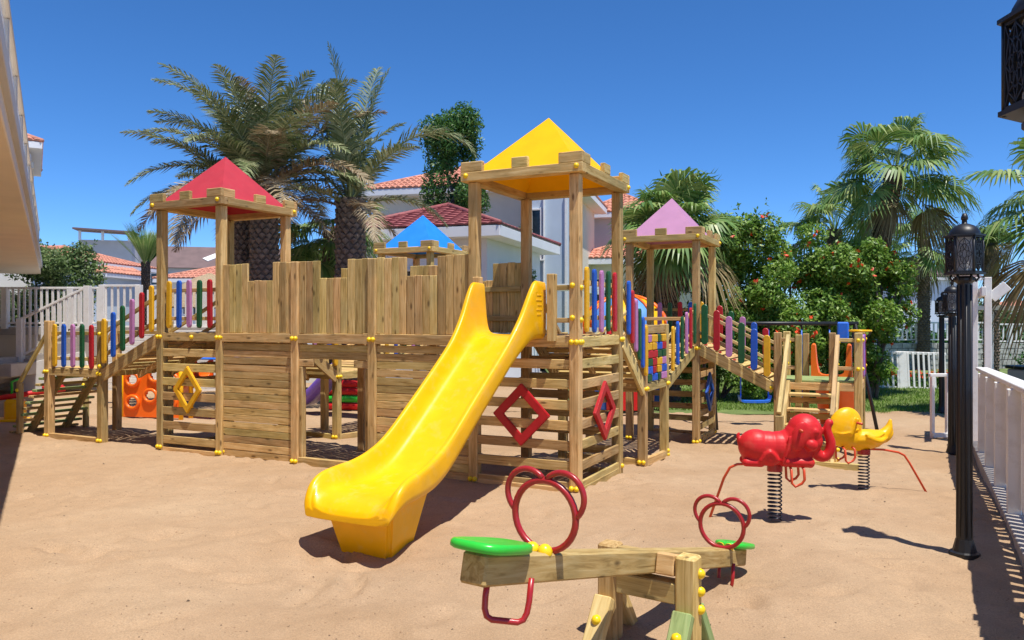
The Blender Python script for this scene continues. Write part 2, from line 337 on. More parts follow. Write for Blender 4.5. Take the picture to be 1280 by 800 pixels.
def debris():
    n = 2600; x = RNG.uniform(-6, 6, n); y = 2.3 + RNG.random(n) ** 1.4 * 9; z = sand_z(x, y) + .002; a = RNG.uniform(0, 6.28, n); l = RNG.uniform(.002, .008, n) * (1 + 1.2 * (RNG.random(n) < .03)); w = l * RNG.uniform(.2, .7, n)
    P = np.stack([x, y, z], -1); u = np.stack([np.cos(a), np.sin(a), RNG.normal(0, .25, n)], -1); v = np.stack([-np.sin(a), np.cos(a), RNG.normal(0, .25, n)], -1); h = np.array([0, 0, 1.])
    A, B, C, D = P - u * l[:, None], P + v * w[:, None], P + u * l[:, None], P - v * w[:, None]; T = P + h * (w * .9)[:, None]
    vv = np.stack([A, B, C, D, T], 1).reshape(-1, 3); b = np.arange(n)[:, None] * 5; q = np.concatenate([b + np.array([[0, 1, 4]]), b + np.array([[1, 2, 4]]), b + np.array([[2, 3, 4]]), b + np.array([[3, 0, 4]])])
    tag(add('sand_debris', np_mesh('sand_debris', vv, q, mat('bark_chips', (.10, .065, .04), .9, var=.5, scale=2)), None), 'tiny bark chips and grit scattered over the sand', 'debris', kind='stuff')
debris()
# grass blades on the lawn edge and beyond
def grass():
    n = 42000; x = RNG.uniform(1.6, 14, n); y = 14.95 + RNG.random(n) ** 1.5 * 8
    ed = 15.15 + (vnoise(x, y, 1.3, 8) - .5) * 1.0; k = (y > ed); x, y = x[k], y[k]; n = len(x)
    z = lawn_z(x, y); a = RNG.uniform(0, 6.28, n); h = RNG.uniform(.03, .075, n); w = .008 + RNG.random(n) * .008; lean = RNG.normal(0, .025, (n, 2))
    p0 = np.stack([x - np.cos(a) * w, y - np.sin(a) * w, z - .01], -1); p1 = np.stack([x + np.cos(a) * w, y + np.sin(a) * w, z - .01], -1); p2 = np.stack([x + lean[:, 0], y + lean[:, 1], z + h], -1)
    v = np.stack([p0, p1, p2], 1).reshape(-1, 3); o = add('grass', np_mesh('grass', v, np.arange(len(v)).reshape(-1, 3), GRASS)); tag(o, 'short green lawn grass behind the sand area', 'grass', kind='stuff')
grass()

# ------------------------------------------------------------------ wooden castle
castle = thing('play_castle', 'large wooden castle playset with four coloured pyramid roofs, palisade walls and yellow slide', 'playset', (PX, PY, 0), ANG)
def hemi(r, m, name='bolt_cap'):
    vs = []; fs = []; n = 8; rings = 4
    for i in range(rings + 1):
        a = math.pi * .62 * i / rings
        for k in range(n): b = 2 * math.pi * k / n; vs.append((r * math.sin(a) * math.cos(b), r * math.sin(a) * math.sin(b), r * math.cos(a)))
    for i in range(rings):
        for k in range(n): fs.append((i * n + k, (i + 1) * n + k, (i + 1) * n + (k + 1) % n, i * n + (k + 1) % n))
    fs = [tuple(dict.fromkeys(q)) for q in fs]
    bm = bmesh.new(); vv = [bm.verts.new(v) for v in vs]
    for q in fs: bm.faces.new([vv[i] for i in q])
    bmesh.ops.remove_doubles(bm, verts=bm.verts, dist=1e-5); me = bpy.data.meshes.new(name); bm.to_mesh(me); bm.free(); me.materials.append(m)
    me.polygons.foreach_set('use_smooth', [True] * len(me.polygons)); return me
CAP = hemi(.027, BOLT)
FACING = {'f': (R(90), 0, 0), 'r': (0, R(90), 0), 'l': (0, R(-90), 0), 'b': (R(-90), 0, 0), 'u': (0, 0, 0)}
def cap(s, t, z, d='f', par=castle): return add('bolt_cap', CAP, par, (s, t, z), FACING[d])
def caps(s, t, z, d='f', n=2, gap=.05, vert=False):
    for k in range(n):
        q = (k - (n - 1) / 2) * gap
        if vert: cap(s, t, z + q, d)
        elif d in 'fb': cap(s + q, t, z, d)
        else: cap(s, t + q, z, d)
_pk = {}
def picket_mesh(h, w, th, c):
    k = (round(h, 2), w, th, c)
    if k in _pk: return _pk[k]
    pr = []; n = 5
    for i in range(n + 1): a = math.pi * i / n; pr.append((w / 2 * math.cos(a), h / 2 - w / 2 + w / 2 * math.sin(a)))
    for i in range(n + 1): a = math.pi + math.pi * i / n; pr.append((w / 2 * math.cos(a), -h / 2 + w / 2 + w / 2 * math.sin(a)))
    bm = bmesh.new(); f = bm.faces.new([bm.verts.new((x, -th / 2, z)) for x, z in pr]); r = bmesh.ops.extrude_face_region(bm, geom=[f])
    bmesh.ops.translate(bm, vec=(0, th, 0), verts=[v for v in r['geom'] if isinstance(v, bmesh.types.BMVert)])
    bmesh.ops.recalc_face_normals(bm, faces=bm.faces); ed = [e for e in bm.edges if abs(e.verts[0].co.y - e.verts[1].co.y) < 1e-6]
    bmesh.ops.bevel(bm, geom=ed, offset=.007, segments=1, affect='EDGES'); me = bpy.data.meshes.new('picket'); bm.to_mesh(me); bm.free(); me.materials.append(PK[c]); _pk[k] = me; return me
def picket(s, t, z, c, side=False, h=.58, w=.072):
    o = add('picket', picket_mesh(h, w, .034, c), castle, (s, t, z), (0, random.uniform(-.012, .012), R(90) if side else 0)); return o
def post(s, t, z0, z1, w=.1): return beam('post', castle, (s + .05, t + .05, z0), (s + .05, t + .05, z1), w, w, WOOD, up=(0, 1, 0), bev=.008)
def plank(a, b, w, h, up=(0, 0, 1), name='plank', m=WOOD, jit=.003): return beam(name, castle, a, b, w, h, m, up, .004, jit)

def roof(s0, s1, t0, t1, z, m, apex=.63):
    """beams lie on the posts; s0..s1, t0..t1 = outer faces of the posts"""
    e = .055; a0, a1, b0, b1 = s0 - e, s1 + e, t0 - e, t1 + e; cx, cy = (a0 + a1) / 2, (b0 + b1) / 2
    A, B = (a1 - a0) / 2, (b1 - b0) / 2; th = .018; i = .045
    vs = []; 
    for zz, q in ((.045, 0), (.045, th * 2.2)):
        vs += [(-A + i + q, -B + i + q, zz), (A - i - q, -B + i + q, zz), (A - i - q, B - i - q, zz), (-A + i + q, B - i - q, zz), (0, 0, .09 + apex - q * .9)]
    fs = [(0, 1, 4), (1, 2, 4), (2, 3, 4), (3, 0, 4), (6, 5, 9), (7, 6, 9), (8, 7, 9), (5, 8, 9), (1, 0, 5, 6), (2, 1, 6, 7), (3, 2, 7, 8), (0, 3, 8, 5)]
    o = add('roof', mesh('roof', vs, fs, m), castle, (cx, cy, z))
    w, h = .11, .09
    for sg in (-1, 1):
        beam('roof_beam', o, (-A, sg * (B - w / 2), h / 2), (A, sg * (B - w / 2), h / 2), w, h, WOOD)
        beam('roof_beam', o, (sg * (A - w / 2), -B + w + .002, h / 2), (sg * (A - w / 2), B - w - .002, h / 2), w, h, WOOD)
        mh, mt = .1, .05
        for ps, ln in ((-A + .12, .24), (0, .17), (A - .12, .24)):
            beam('merlon', o, (ps - ln / 2, sg * (B - mt / 2 - .002), h + mh / 2), (ps + ln / 2, sg * (B - mt / 2 - .002), h + mh / 2), mt, mh, WOOD)
        for ps, ln in ((-B + mt + .087, .17), (0, .17), (B - mt - .087, .17)):
            beam('merlon', o, (sg * (A - mt / 2 - .002), ps - ln / 2, h + mh / 2), (sg * (A - mt / 2 - .002), ps + ln / 2, h + mh / 2), mt, mh, WOOD)
    for x, y, d in ((-A + .06, -B, 'f'), (A - .06, -B, 'f'), (A, B - .06, 'r')): add('bolt_cap', CAP, o, (x, y, h * .6), FACING[d])
    return o
def diamond(s, t, z, m, side=False, hw=.3, hh=.3, bar=.08):
    def ring(f, y): return [(0, y, hh * f), (hw * f, y, 0), (0, y, -hh * f), (-hw * f, y, 0)]
    f2 = 1 - bar * 1.414 / hw; vs = ring(1, -.017) + ring(f2, -.017) + ring(1, .017) + ring(f2, .017); fs = []
    for k in range(4):
        j = (k + 1) % 4; fs += [(k, j, 4 + j, 4 + k), (8 + j, 8 + k, 12 + k, 12 + j), (j, k, 8 + k, 8 + j), (4 + k, 4 + j, 12 + j, 12 + k)]
    bm = bmesh.new(); vv = [bm.verts.new(v) for v in vs]; [bm.faces.new([vv[i] for i in q]) for q in fs]; bmesh.ops.recalc_face_normals(bm, faces=bm.faces)
    bmesh.ops.bevel(bm, geom=bm.edges[:], offset=.006, segments=2, affect='EDGES'); me = bpy.data.meshes.new('diamond'); bm.to_mesh(me); bm.free(); me.materials.append(m)
    return add('diamond_frame', me, castle, (s, t, z), (0, 0, R(90) if side else 0))
def deck(s0, s1, t0, t1, z):
    n = max(2, round((t1 - t0) / .105)); p = (t1 - t0) / n
    for k in range(n): plank((s0, t0 + p * (k + .5), z - .014), (s1, t0 + p * (k + .5), z - .014), p - .008, .028, name='deck_board')
    for q in (.25, .75): plank((s0 + (s1 - s0) * q, t0 + .01, z - .072), (s0 + (s1 - s0) * q, t1 - .01, z - .072), .045, .086, name='joist')
def tower(s, t, ds, dt, zo, roofm, base=-.25):
    """posts have their near-left corners at s, s+ds / t, t+dt"""
    for a in (0, ds):
        for b in (0, dt): post(s + a, t + b, base + zo * 0 - .05, 2.955 + zo)
    zb = 1.395 + zo
    plank((s + .1, t + .035, zb), (s + ds, t + .035, zb), .045, .1, name='deck_beam'); plank((s + .1, t + dt + .065, zb), (s + ds, t + dt + .065, zb), .045, .1, name='deck_beam')
    plank((s + ds + .065, t + .1, zb), (s + ds + .065, t + dt, zb), .045, .1, name='deck_beam'); plank((s + .035, t + .1, zb), (s + .035, t + dt, zb), .045, .1, name='deck_beam')
    deck(s + .06, s + ds + .04, t + .06, t + dt + .04, 1.447 + zo)
    roof(s, s + ds + .1, t, t + dt + .1, 2.957 + zo, roofm)
    for a in (0, ds):
        caps(s + a + .05, t, zb, 'f'); caps(s + a + .05, t, .04 + zo * 1.0, 'f')
    for b in (0, dt): caps(s + ds + .1, t + b + .05, zb, 'r'); caps(s + ds + .1, t + b + .05, .05 + zo, 'r', 1)
def slats_front(s, ds, t, zo, n=7, top=1.235, pitch=.19, h=.09):
    for k in range(n):
        z = top - pitch * k - h / 2 + zo; plank((s + .1, t + .03, z), (s + ds, t + .03, z), .03, h)
    plank((s + .1, t + .04, .0 + zo), (s + ds, t + .04, .0 + zo), .06, .08, name='sill')
def slats_side(s, t, dt, zo, n=7, top=1.235, pitch=.19, h=.09):
    for k in range(n):
        z = top - pitch * k - h / 2 + zo; plank((s + .07, t + .1, z), (s + .07, t + dt, z), .03, h)
    plank((s + .06, t + .1, .0 + zo), (s + .06, t + dt, .0 + zo), .06, .08, name='sill')
def pickets_front(s0, s1, t, z, cols, rails=True, h=.58):
    n = len(cols); p = (s1 - s0) / n
    for k, c in enumerate(cols): picket(s0 + p * (k + .5), t + .0, z + random.uniform(-.008, .008), c, h=h)
    if rails:
        for dz in (-.17, .17): plank((s0 - .01, t + .042, z + dz), (s1 + .01, t + .042, z + dz), .04, .045, name='rail')
def pickets_side(s, t0, t1, z, cols, rails=True, h=.58):
    n = len(cols); p = (t1 - t0) / n
    for k, c in enumerate(cols): picket(s, t0 + p * (k + .5), z + random.uniform(-.008, .008), c, True, h=h)
    if rails:
        for dz in (-.17, .17): plank((s - .042, t0 - .01, z + dz), (s - .042, t1 + .01, z + dz), .04, .045, name='rail')
def ramp_run(a, b, z0, z1, cross, width, cols, out, back=None, grips=False, pitch=.115, ztop=.33, phw=.072):
    """sloping walkway from point a to b (s,t), 'cross' unit (s,t) from the picket side to the other side"""
    a3 = V((a[0], a[1], z0)); b3 = V((b[0], b[1], z1)); c3 = V((cross[0], cross[1], 0)); L = (b3 - a3).length
    for q in (.02, width - .02): plank(a3 + c3 * q - V((0, 0, .05)), b3 + c3 * q - V((0, 0, .05)), .042, .15, name='stringer')
    plank(a3 + c3 * width * .5 - V((0, 0, .085)), b3 + c3 * width * .5 - V((0, 0, .085)), .042, .07, name='stringer')
    n = int(L / pitch)
    for k in range(n):
        p = a3.lerp(b3, (k + .5) / n) + V((0, 0, .018)); plank(p + c3 * .045, p + c3 * (width - .045), pitch * .72, .026, name='tread', up=V((b3 - a3).cross(c3)) if (b3 - a3).cross(c3).z > 0 else -(b3 - a3).cross(c3))
        if grips and k % 2 == 0:
            for q in (.2, .75): add('foot_grip', boxm(.11, .03, .02, PK['r'], .006), castle, p + c3 * width * q + V((0, 0, .024)), (0, 0, math.atan2(cross[1], cross[0])))
    side = abs(cross[0]) > .5
    for row, cc in ((0, cols), (1, back)):
        if not cc: continue
        off = c3 * (-out if row == 0 else width + out); n = len(cc)
        for k, c in enumerate(cc):
            p = a3.lerp(b3, (k + .5) / n) + off; picket(p.x, p.y, p.z + ztop, c, side, w=phw)
    for off in (.03, width - .03):
        for dz in (.2, .5): plank(a3 + c3 * off + V((0, 0, dz)), b3 + c3 * off + V((0, 0, dz)), .036, .045, name='rail', m=WOODL if grips else WOOD)

SA, SB, SCc, SD, SE, SF = -5.49, -4.49, -3.34, -2.29, -1.07, 0.0
WD = 1.2; WR = 1.08
# yellow tower
tower(SE, 0, 1.07, WD, 0, ROOF_M['yellow'])
slats_front(SE, 1.07, 0, 0); slats_side(SF, 0, WD, 0); slats_front(SE, 1.07, WD + .02, -.03, n=6)
diamond(SE + .585, -.006, .70, PK['r']); diamond(SF + .118, .66, .70, PK['r'], True, hw=.31)
pickets_side(SF + .085, .14, 1.17, 1.79, 'ybpgr', h=.62)
# slide mouth: two short posts and rails
for s, z1 in ((-.955, 2.02), (-.165, 2.03)):
    beam('short_post', castle, (s + .0, -.012, 1.40), (s, -.012, z1), .075, .085, WOOD, up=(0, 1, 0))
for dz in (1.6, 1.9): plank((-.128, .03, dz), (0, .03, dz), .03, .045, name='rail'); cap(.035, 0, dz + .02); cap(.1, .05, dz, 'r')
# red tower
tower(SA, 0, 1.0, WR, 0, ROOF_M['red'])
slats_front(SA, 1.0, 0, 0, n=7, top=1.25, pitch=.178, h=.095); diamond(SA + .55, -.006, .76, PK['y'], hw=.235, hh=.29, bar=.058)
pickets_front(SA + .12, SB - .02, .02, 1.79, 'ybpgr'); slats_side(SA - .06, .05, WR, 0, n=3)
cap(SA + .6, .01, 1.395); slats_front(SA, 1.0, WR + .02, 0, n=7, top=1.25, pitch=.178)
# palisade walkway between them
post(SCc, 0, -.25, 2.25); post(SD, 0, -.25, 2.25); post(SCc, WD, -.3, 2.25); post(SD, WD, -.3, 2.25)
for s in (SCc, SD): caps(s + .05, 0, 1.395); caps(s + .05, 0, .03)
HI, LO = 2.25, 2.055
for s0, s1, pat in ((SB, SCc, 'HHHHLLLLHHH'), (SCc, SD, 'HHHLLLLHHH'), (SD, SE, 'HHHHLLLLHHHH')):
    plank((s0 + .1, .03, 1.395), (s1, .03, 1.395), .05, .1, name='deck_beam'); plank((s0 + .1, WD + .06, 1.395), (s1, WD + .06, 1.395), .05, .1, name='deck_beam')
    p = (s1 - s0 - .1) / len(pat)
    for k, c in enumerate(pat):
        x = s0 + .1 + p * (k + .5); top = (HI if c == 'H' else LO) + random.uniform(-.005, .005)
        plank((x, .045, 1.452), (x, .045, top), .028, p - random.uniform(.003, .007), up=(1, 0, 0), name='palisade_board')
        plank((x, WD + .05, 1.452), (x, WD + .05, top - .0), .028, p - random.uniform(.003, .007), up=(1, 0, 0), name='palisade_board')
    for z in (1.62, 1.95): plank((s0 + .1, .075, z), (s1, .075, z), .03, .06, name='rail'); plank((s0 + .1, WD + .02, z), (s1, WD + .02, z), .03, .06, name='rail')
    deck(s0 + .06, s1 + .04, .1, WD, 1.447)
for s0, s1 in ((SB, SCc), (SD, SE)):
    z = 1.335
    for k in range(16):
        h = .0835; plank((s0 + .1, .045, z - h / 2), (s1, .045, z - h / 2), .026, h - random.uniform(.003, .008)); z -= h
# doorway header with clipped corners, jambs and sill
for k in range(3):
    z = 1.335 - .0835 * (k + .5)
    if k < 2: plank((SCc + .1, .045, z), (SD, .045, z), .026, .079)
    else:
        plank((SCc + .1, .045, z), (SCc + .3, .045, z), .026, .079); plank((SD - .2, .045, z), (SD, .045, z), .026, .079)
beam('jamb', castle, (SCc + .125, .06, 0), (SCc + .125, .06, 1.08), .045, .07, WOOD, up=(0, 1, 0)); beam('jamb', castle, (SD - .025, .06, 0), (SD - .025, .06, 1.08), .045, .07, WOOD, up=(0, 1, 0))
plank((SCc + .1, .04, .03), (SD, .04, .03), .06, .09, name='sill')

# left ramp and landing
LP0, LP1 = -7.72, -6.63
for s in (LP0, LP1):
    for t in (.02, 1.05): post(s, t, -.3, 1.59)
    caps(s + .05, .02, .9, 'f', 2); caps(s + .05, .02, .03, 'f', 2)
plank((LP0 + .1, .05, .9), (LP1, .05, .9), .045, .1, name='deck_beam'); plank((LP0 + .1, 1.12, .9), (LP1, 1.12, .9), .045, .1, name='deck_beam'); plank((LP0 + .1, .06, .02), (LP1, .06, .02), .06, .08, name='sill')
deck(LP0 + .05, LP1 + .05, .08, 1.1, .952); pickets_front(LP0 + .13, LP1 - .02, .03, 1.25, 'ybpgr'); 
for dz in (1.08, 1.42): plank((LP0 + .1, 1.08, dz), (LP1, 1.08, dz), .036, .05, name='rail')
ramp_run((SA + .02, .02), (LP1 + .1, .02), 1.42, .93, (0, 1), 1.1, 'yrpgby', .03, ztop=.36)
cap(LP1 + .09, .0, 1.42); cap(LP1 + .09, .0, 1.0)
# stepped ramp down from the landing
a3, b3 = V((LP0 + .02, 0, .93)), V((LP0 - .78, 0, -.02)); n = 11
for t in (.28, .80): plank(a3 + V((0, t, -.07)), b3 + V((0, t, -.07)), .045, .12, name='stringer')
for k in range(n):
    p = a3.lerp(b3, (k + .6) / n); plank(p + V((0, .04, 0)), p + V((0, 1.02, 0)), .1, .034, name='tread', m=WOODG if k % 2 else WOOD)
for t in (.05, 1.04):
    post(LP0 - .62, t - .05, -.1, .72, .07); plank((LP0 + .03, t, 1.42), (LP0 - .6, t, .7), .04, .05, name='rail'); cap(LP0 - .57, t - .04, .62)

# one valley (ramp down, landing, ramp up) on each side of the court
def valley(s, cols1, cols2, tb):
    t0, t1 = 2.06, 3.0
    for ss in (s, s - 1.0):
        for t in (t0, t1): post(ss, t, -.35, 1.55 if ss == s else 1.45)
    plank((s + .07, t0 + .1, .81), (s + .07, t1, .81), .045, .1, name='deck_beam'); plank((s - .9, t0 + .04, .81), (s, t0 + .04, .81), .045, .1, name='deck_beam')
    plank((s - .9, t1 + .06, .81), (s, t1 + .06, .81), .045, .1, name='deck_beam')
    deck(s - .93, s + .03, t0 + .06, t1 + .04, .862); plank((s + .06, t0 + .1, -.07), (s + .06, t1, -.1), .06, .09, name='sill'); plank((s - .9, t0 + .05, -.06), (s, t0 + .05, -.06), .06, .09, name='sill')
    ramp_run((s + .09, tb + .1), (s + .09, t0 + .02), 1.42, .84, (-1, 0), 1.05, cols1, .03, ztop=.36)
    ramp_run((s + .09, t1 + .1), (s + .09, 4.56), .84, 1.22, (-1, 0), 1.05, cols2, .03, ztop=.36)
    caps(s + .1, t0 + .05, .80, 'r', 2); caps(s + .05, t0, .80, 'f', 2); caps(s + .05, t0, -.05, 'f', 2); caps(s + .1, t1 + .05, .80, 'r', 2); caps(s + .1, t1 + .05, -.08, 'r', 2, vert=True)
    return t0, t1
t0, t1 = valley(0.02, 'brpgby', 'ybgprg', WD)
# block game in a frame on the right landing
plank((.07, t0 + .1, 1.49), (.07, t1, 1.49), .05, .1, name='game_beam', m=WOOD)
seq = 'grygyypbrgrpgbgrbybyprYg'.lower(); q = 0
for c in range(4):
    y = t0 + .1 + (t1 - t0 - .1) * (c + .5) / 4
    v, f = tube_geo([(.07, y, .86), (.07, y, 1.44)], .008, 6); add('rod', mesh('rod', v, f, STEEL_B), castle)
    for r in range(6): add('game_block', boxm(.16, .105, .088, PK[seq[q % 24]], .008), castle, (.07, y, .915 + r * .093), (0, 0, R(90 + random.choice((-8, 0, 0, 6))))); q += 7
t0, t1 = valley(SB + .05, 'brpgby', 'ybgprg', WR)
# pink and blue towers at the back
tower(.07 - 1.0, 4.56, 1.0, 1.1, -.2, ROOF_M['pink'], base=-.35); tower(SB + .07 - 1.0, 4.5, 1.0, 1.1, -.2, ROOF_M['blue'], base=-.35)
slats_side(.07, 4.56, 1.1, -.2); slats_front(-.93, 1.0, 4.56 + 1.1, -.2, n=6); diamond(.19, 5.2, .52, PK['b'], True, hw=.27, hh=.3)
slats_side(SB + .07, 4.5, 1.1, -.2, n=5); slats_front(SB - .93, 1.0, 5.6, -.2, n=6)
pickets_front(-.8, .04, 5.68, 1.6, 'pgrby'); pickets_front(SB - .8, SB + .04, 5.62, 1.6, 'ybpgr')
plank((-.83, 4.6, 1.62), (-.0, 4.6, 1.62), .04, .05, name='rail')
# ramp from the pink tower to the stair tower
ramp_run((.17, 4.58), (1.2, 4.58), 1.22, .70, (0, 1), 1.0, 'grpgby', .045, back='rgpbry', grips=True, ztop=.36, phw=.09)
caps(.12, 4.56, 1.19, 'f', 2); cap(1.17, 4.55, .66)
TS0, TS1 = 1.2, 2.22
for s in (TS0, TS1):
    for t in (4.56, 5.55): post(s, t, -.35, 1.43)
for s in (1.47, 1.9): 
    for t in ((4.56, 5.55) if s < 1.6 else (4.56,)): post(s, t, -.3, 1.40 if s < 1.6 else 1.43, .085)
plank((TS0 + .1, 4.59, .70), (TS1, 4.59, .70), .045, .1, name='deck_beam'); plank((TS1 + .07, 4.66, .70), (TS1 + .07, 5.55, .70), .045, .1, name='deck_beam')
for k in range(9): plank((TS0 + .05, 4.66 + .1 * k, .765), (TS1 + .05, 4.66 + .1 * k, .765), .092, .028, name='deck_board', m=WOODG)
for z in (.95, 1.33): plank((TS1 - .23, 4.6, z), (TS1, 4.6, z), .035, .05, name='rail'); plank((TS1 + .06, 4.66, z), (TS1 + .06, 5.55, z), .035, .05, name='rail'); plank((TS0 + .1, 4.6, z), (TS0 + .28, 4.6, z), .035, .05, name='rail'); cap(TS1 + .05, 4.555, z); cap(TS1 + .1, 4.62, z, 'r'); cap(TS1 + .1, 5.6, z, 'r')
pickets_side(TS1 + .1, 4.7, 5.5, 1.12, 'pbr', rails=False)
for k in range(4): cap(1.98, 4.56, .45 + .11 * k)
# stairs towards the viewer
S0, S1 = 1.40, 2.02
for s in (S0, S1):
    plank((s, 4.55, .72), (s, 3.52, -.2), .045, .16, name='stringer', m=WOODL); post(s - .05, 3.52, -.4, .40, .1)
    plank((s, 4.54, 1.36), (s, 3.57, .40), .05, .13, name='handrail', m=WOODL); cap(s + .01, 4.5, 1.3); cap(s + .01, 4.3, 1.02)
for k in range(5):
    z = .60 - .185 * k; t = 4.44 - .21 * k; plank((S0 + .02, t, z), (S1 - .02, t, z), .2, .035, name='tread'); plank((S0 + .02, t + .09, z - .09), (S1 - .02, t + .09, z - .09), .03, .075, name='riser')
plank((S0 - .02, 3.5, -.17), (S1 + .3, 3.5, -.17), .06, .08, name='sill')
for z in (-.1, .02, .14): cap(S1 + .06, 3.56, z, 'r'); 

def chute(name, par, sts, m, cx, axis, n=8, rim=.05):
    """moulded open slide: stations (run, floor z, wall height, half width)"""
    S = catmull(sts, n); vs = []; fs = []; prof = None
    for r, z, wh, hw in S:
        wh = max(wh, .03); o = [(-hw + .012, -.045), (-hw, -.03), (-hw - .004, wh * .5), (-hw, wh - .022), (-hw + .012, wh - .006), (-hw + .03, wh), (-hw + .048, wh - .006), (-hw + .058, wh - .024), (-hw + .075, min(wh * .5, .14) + .02), (-hw + .1, .035), (-hw + .14, .008), (-hw * .3, 0)]
        pr = o + [(-x, y) for x, y in reversed(o)]; prof = len(pr)
        for x, y in pr: vs.append(V((cx + x, r, z + y)) if axis == 't' else V((r, cx + x, z + y)))
    for i in range(len(S) - 1):
        for k in range(prof): k2 = (k + 1) % prof; fs.append((i * prof + k, i * prof + k2, (i + 1) * prof + k2, (i + 1) * prof + k))
    fs += [tuple(range(prof)), tuple((len(S) - 1) * prof + k for k in range(prof - 1, -1, -1))]
    bm = bmesh.new(); vv = [bm.verts.new(v) for v in vs]; [bm.faces.new([vv[i] for i in q]) for q in fs]; bmesh.ops.recalc_face_normals(bm, faces=bm.faces); bmesh.ops.triangulate(bm, faces=[f for f in bm.faces if len(f.verts) > 4], ngon_method='EAR_CLIP')
    me = bpy.data.meshes.new(name); bm.to_mesh(me); bm.free(); me.materials.append(m); me.polygons.foreach_set('use_smooth', [len(p.vertices) > 3 for p in me.polygons])
    return add(name, me, par)
sl = chute('slide', castle, [(.03, 1.46, .50, .355), (.026, 1.46, .50, .355), (.02, 1.46, .50, .355), (-.09, 1.46, .505, .355), (-.17, 1.455, .50, .355), (-.26, 1.44, .42, .35), (-.42, 1.355, .28, .335), (-.6, 1.235, .21, .32), (-.8, 1.095, .19, .315), (-1.25, .775, .19, .31), (-1.62, .52, .19, .315), (-1.82, .43, .185, .325), (-2.0, .40, .165, .345), (-2.16, .395, .15, .37), (-2.32, .39, .13, .385), (-2.42, .365, .10, .385), (-2.48, .32, .06, .37), (-2.505, .28, .03, .345)], P_YEL, -.60, 't', 6)
sl.modifiers.new('round', 'SUBSURF').render_levels = 1
tag(sl, 'glossy yellow moulded slide')
# pedestal under the exit
pv = [(-.90, -2.40, .345), (-.30, -2.40, .345), (-.31, -1.90, .38), (-.89, -1.90, .38), (-.81, -2.30, -.06), (-.39, -2.30, -.06), (-.40, -2.0, -.06), (-.80, -2.0, -.06)]
bm = bmesh.new(); vv = [bm.verts.new(p) for p in pv]
for f in ((0, 1, 2, 3), (4, 7, 6, 5), (0, 4, 5, 1), (1, 5, 6, 2), (2, 6, 7, 3), (3, 7, 4, 0)): bm.faces.new([vv[i] for i in f])
bmesh.ops.recalc_face_normals(bm, faces=bm.faces); bmesh.ops.bevel(bm, geom=bm.edges[:], offset=.03, segments=3, affect='EDGES'); me = bpy.data.meshes.new('slide_foot'); bm.to_mesh(me); bm.free(); me.materials.append(P_YEL)
add('slide_foot', me, sl)
# moulded notice panel on the slide's side
pan = block('notice_panel', sl, (-.248, -.13, 1.74), .008, .15, .25, P_YEL, .003)
for k in range(5): block('raised_line', sl, (-.243, -.13 + random.uniform(-.01, .01), 1.83 - .045 * k), .008, .09 + .03 * (k % 2), .016, P_YEL, .003)
# orange slide behind the stair tower, blue crossbar
sl2 = chute('slide', castle, [(5.5, .80, .44, .27), (5.65, .80, .44, .27), (5.85, .76, .2, .27), (6.2, .55, .16, .27), (6.8, .05, .16, .27), (7.1, -.08, .15, .27), (7.4, -.1, .1, .27)], P_ORG, 1.87, 't', 5); tag(sl2, 'orange moulded slide')
block('crossbar', castle, (2.02, 5.7, 1.42), .16, .06, .3, P_BLU, .02); tube('hoop', castle, [(2.27 + .14 * math.cos(a), 5.2 + .3 * math.sin(a), 1.45) for a in np.linspace(0, 6.28, 25)[:-1]], .015, P_YEL, 6, True)
# purple slide off the blue tower
sl3 = chute('slide', castle, [(SB - .93, 1.26, .35, .27), (SB - 1.05, 1.26, .34, .27), (SB - 1.2, 1.15, .18, .27), (SB - 1.7, .8, .16, .27), (SB - 2.1, .68, .16, .27), (SB - 2.8, .1, .15, .27), (SB - 3.2, -.06, .1, .27)][::1], P_PUR, 5.0, 's', 5); tag(sl3, 'purple wavy slide')

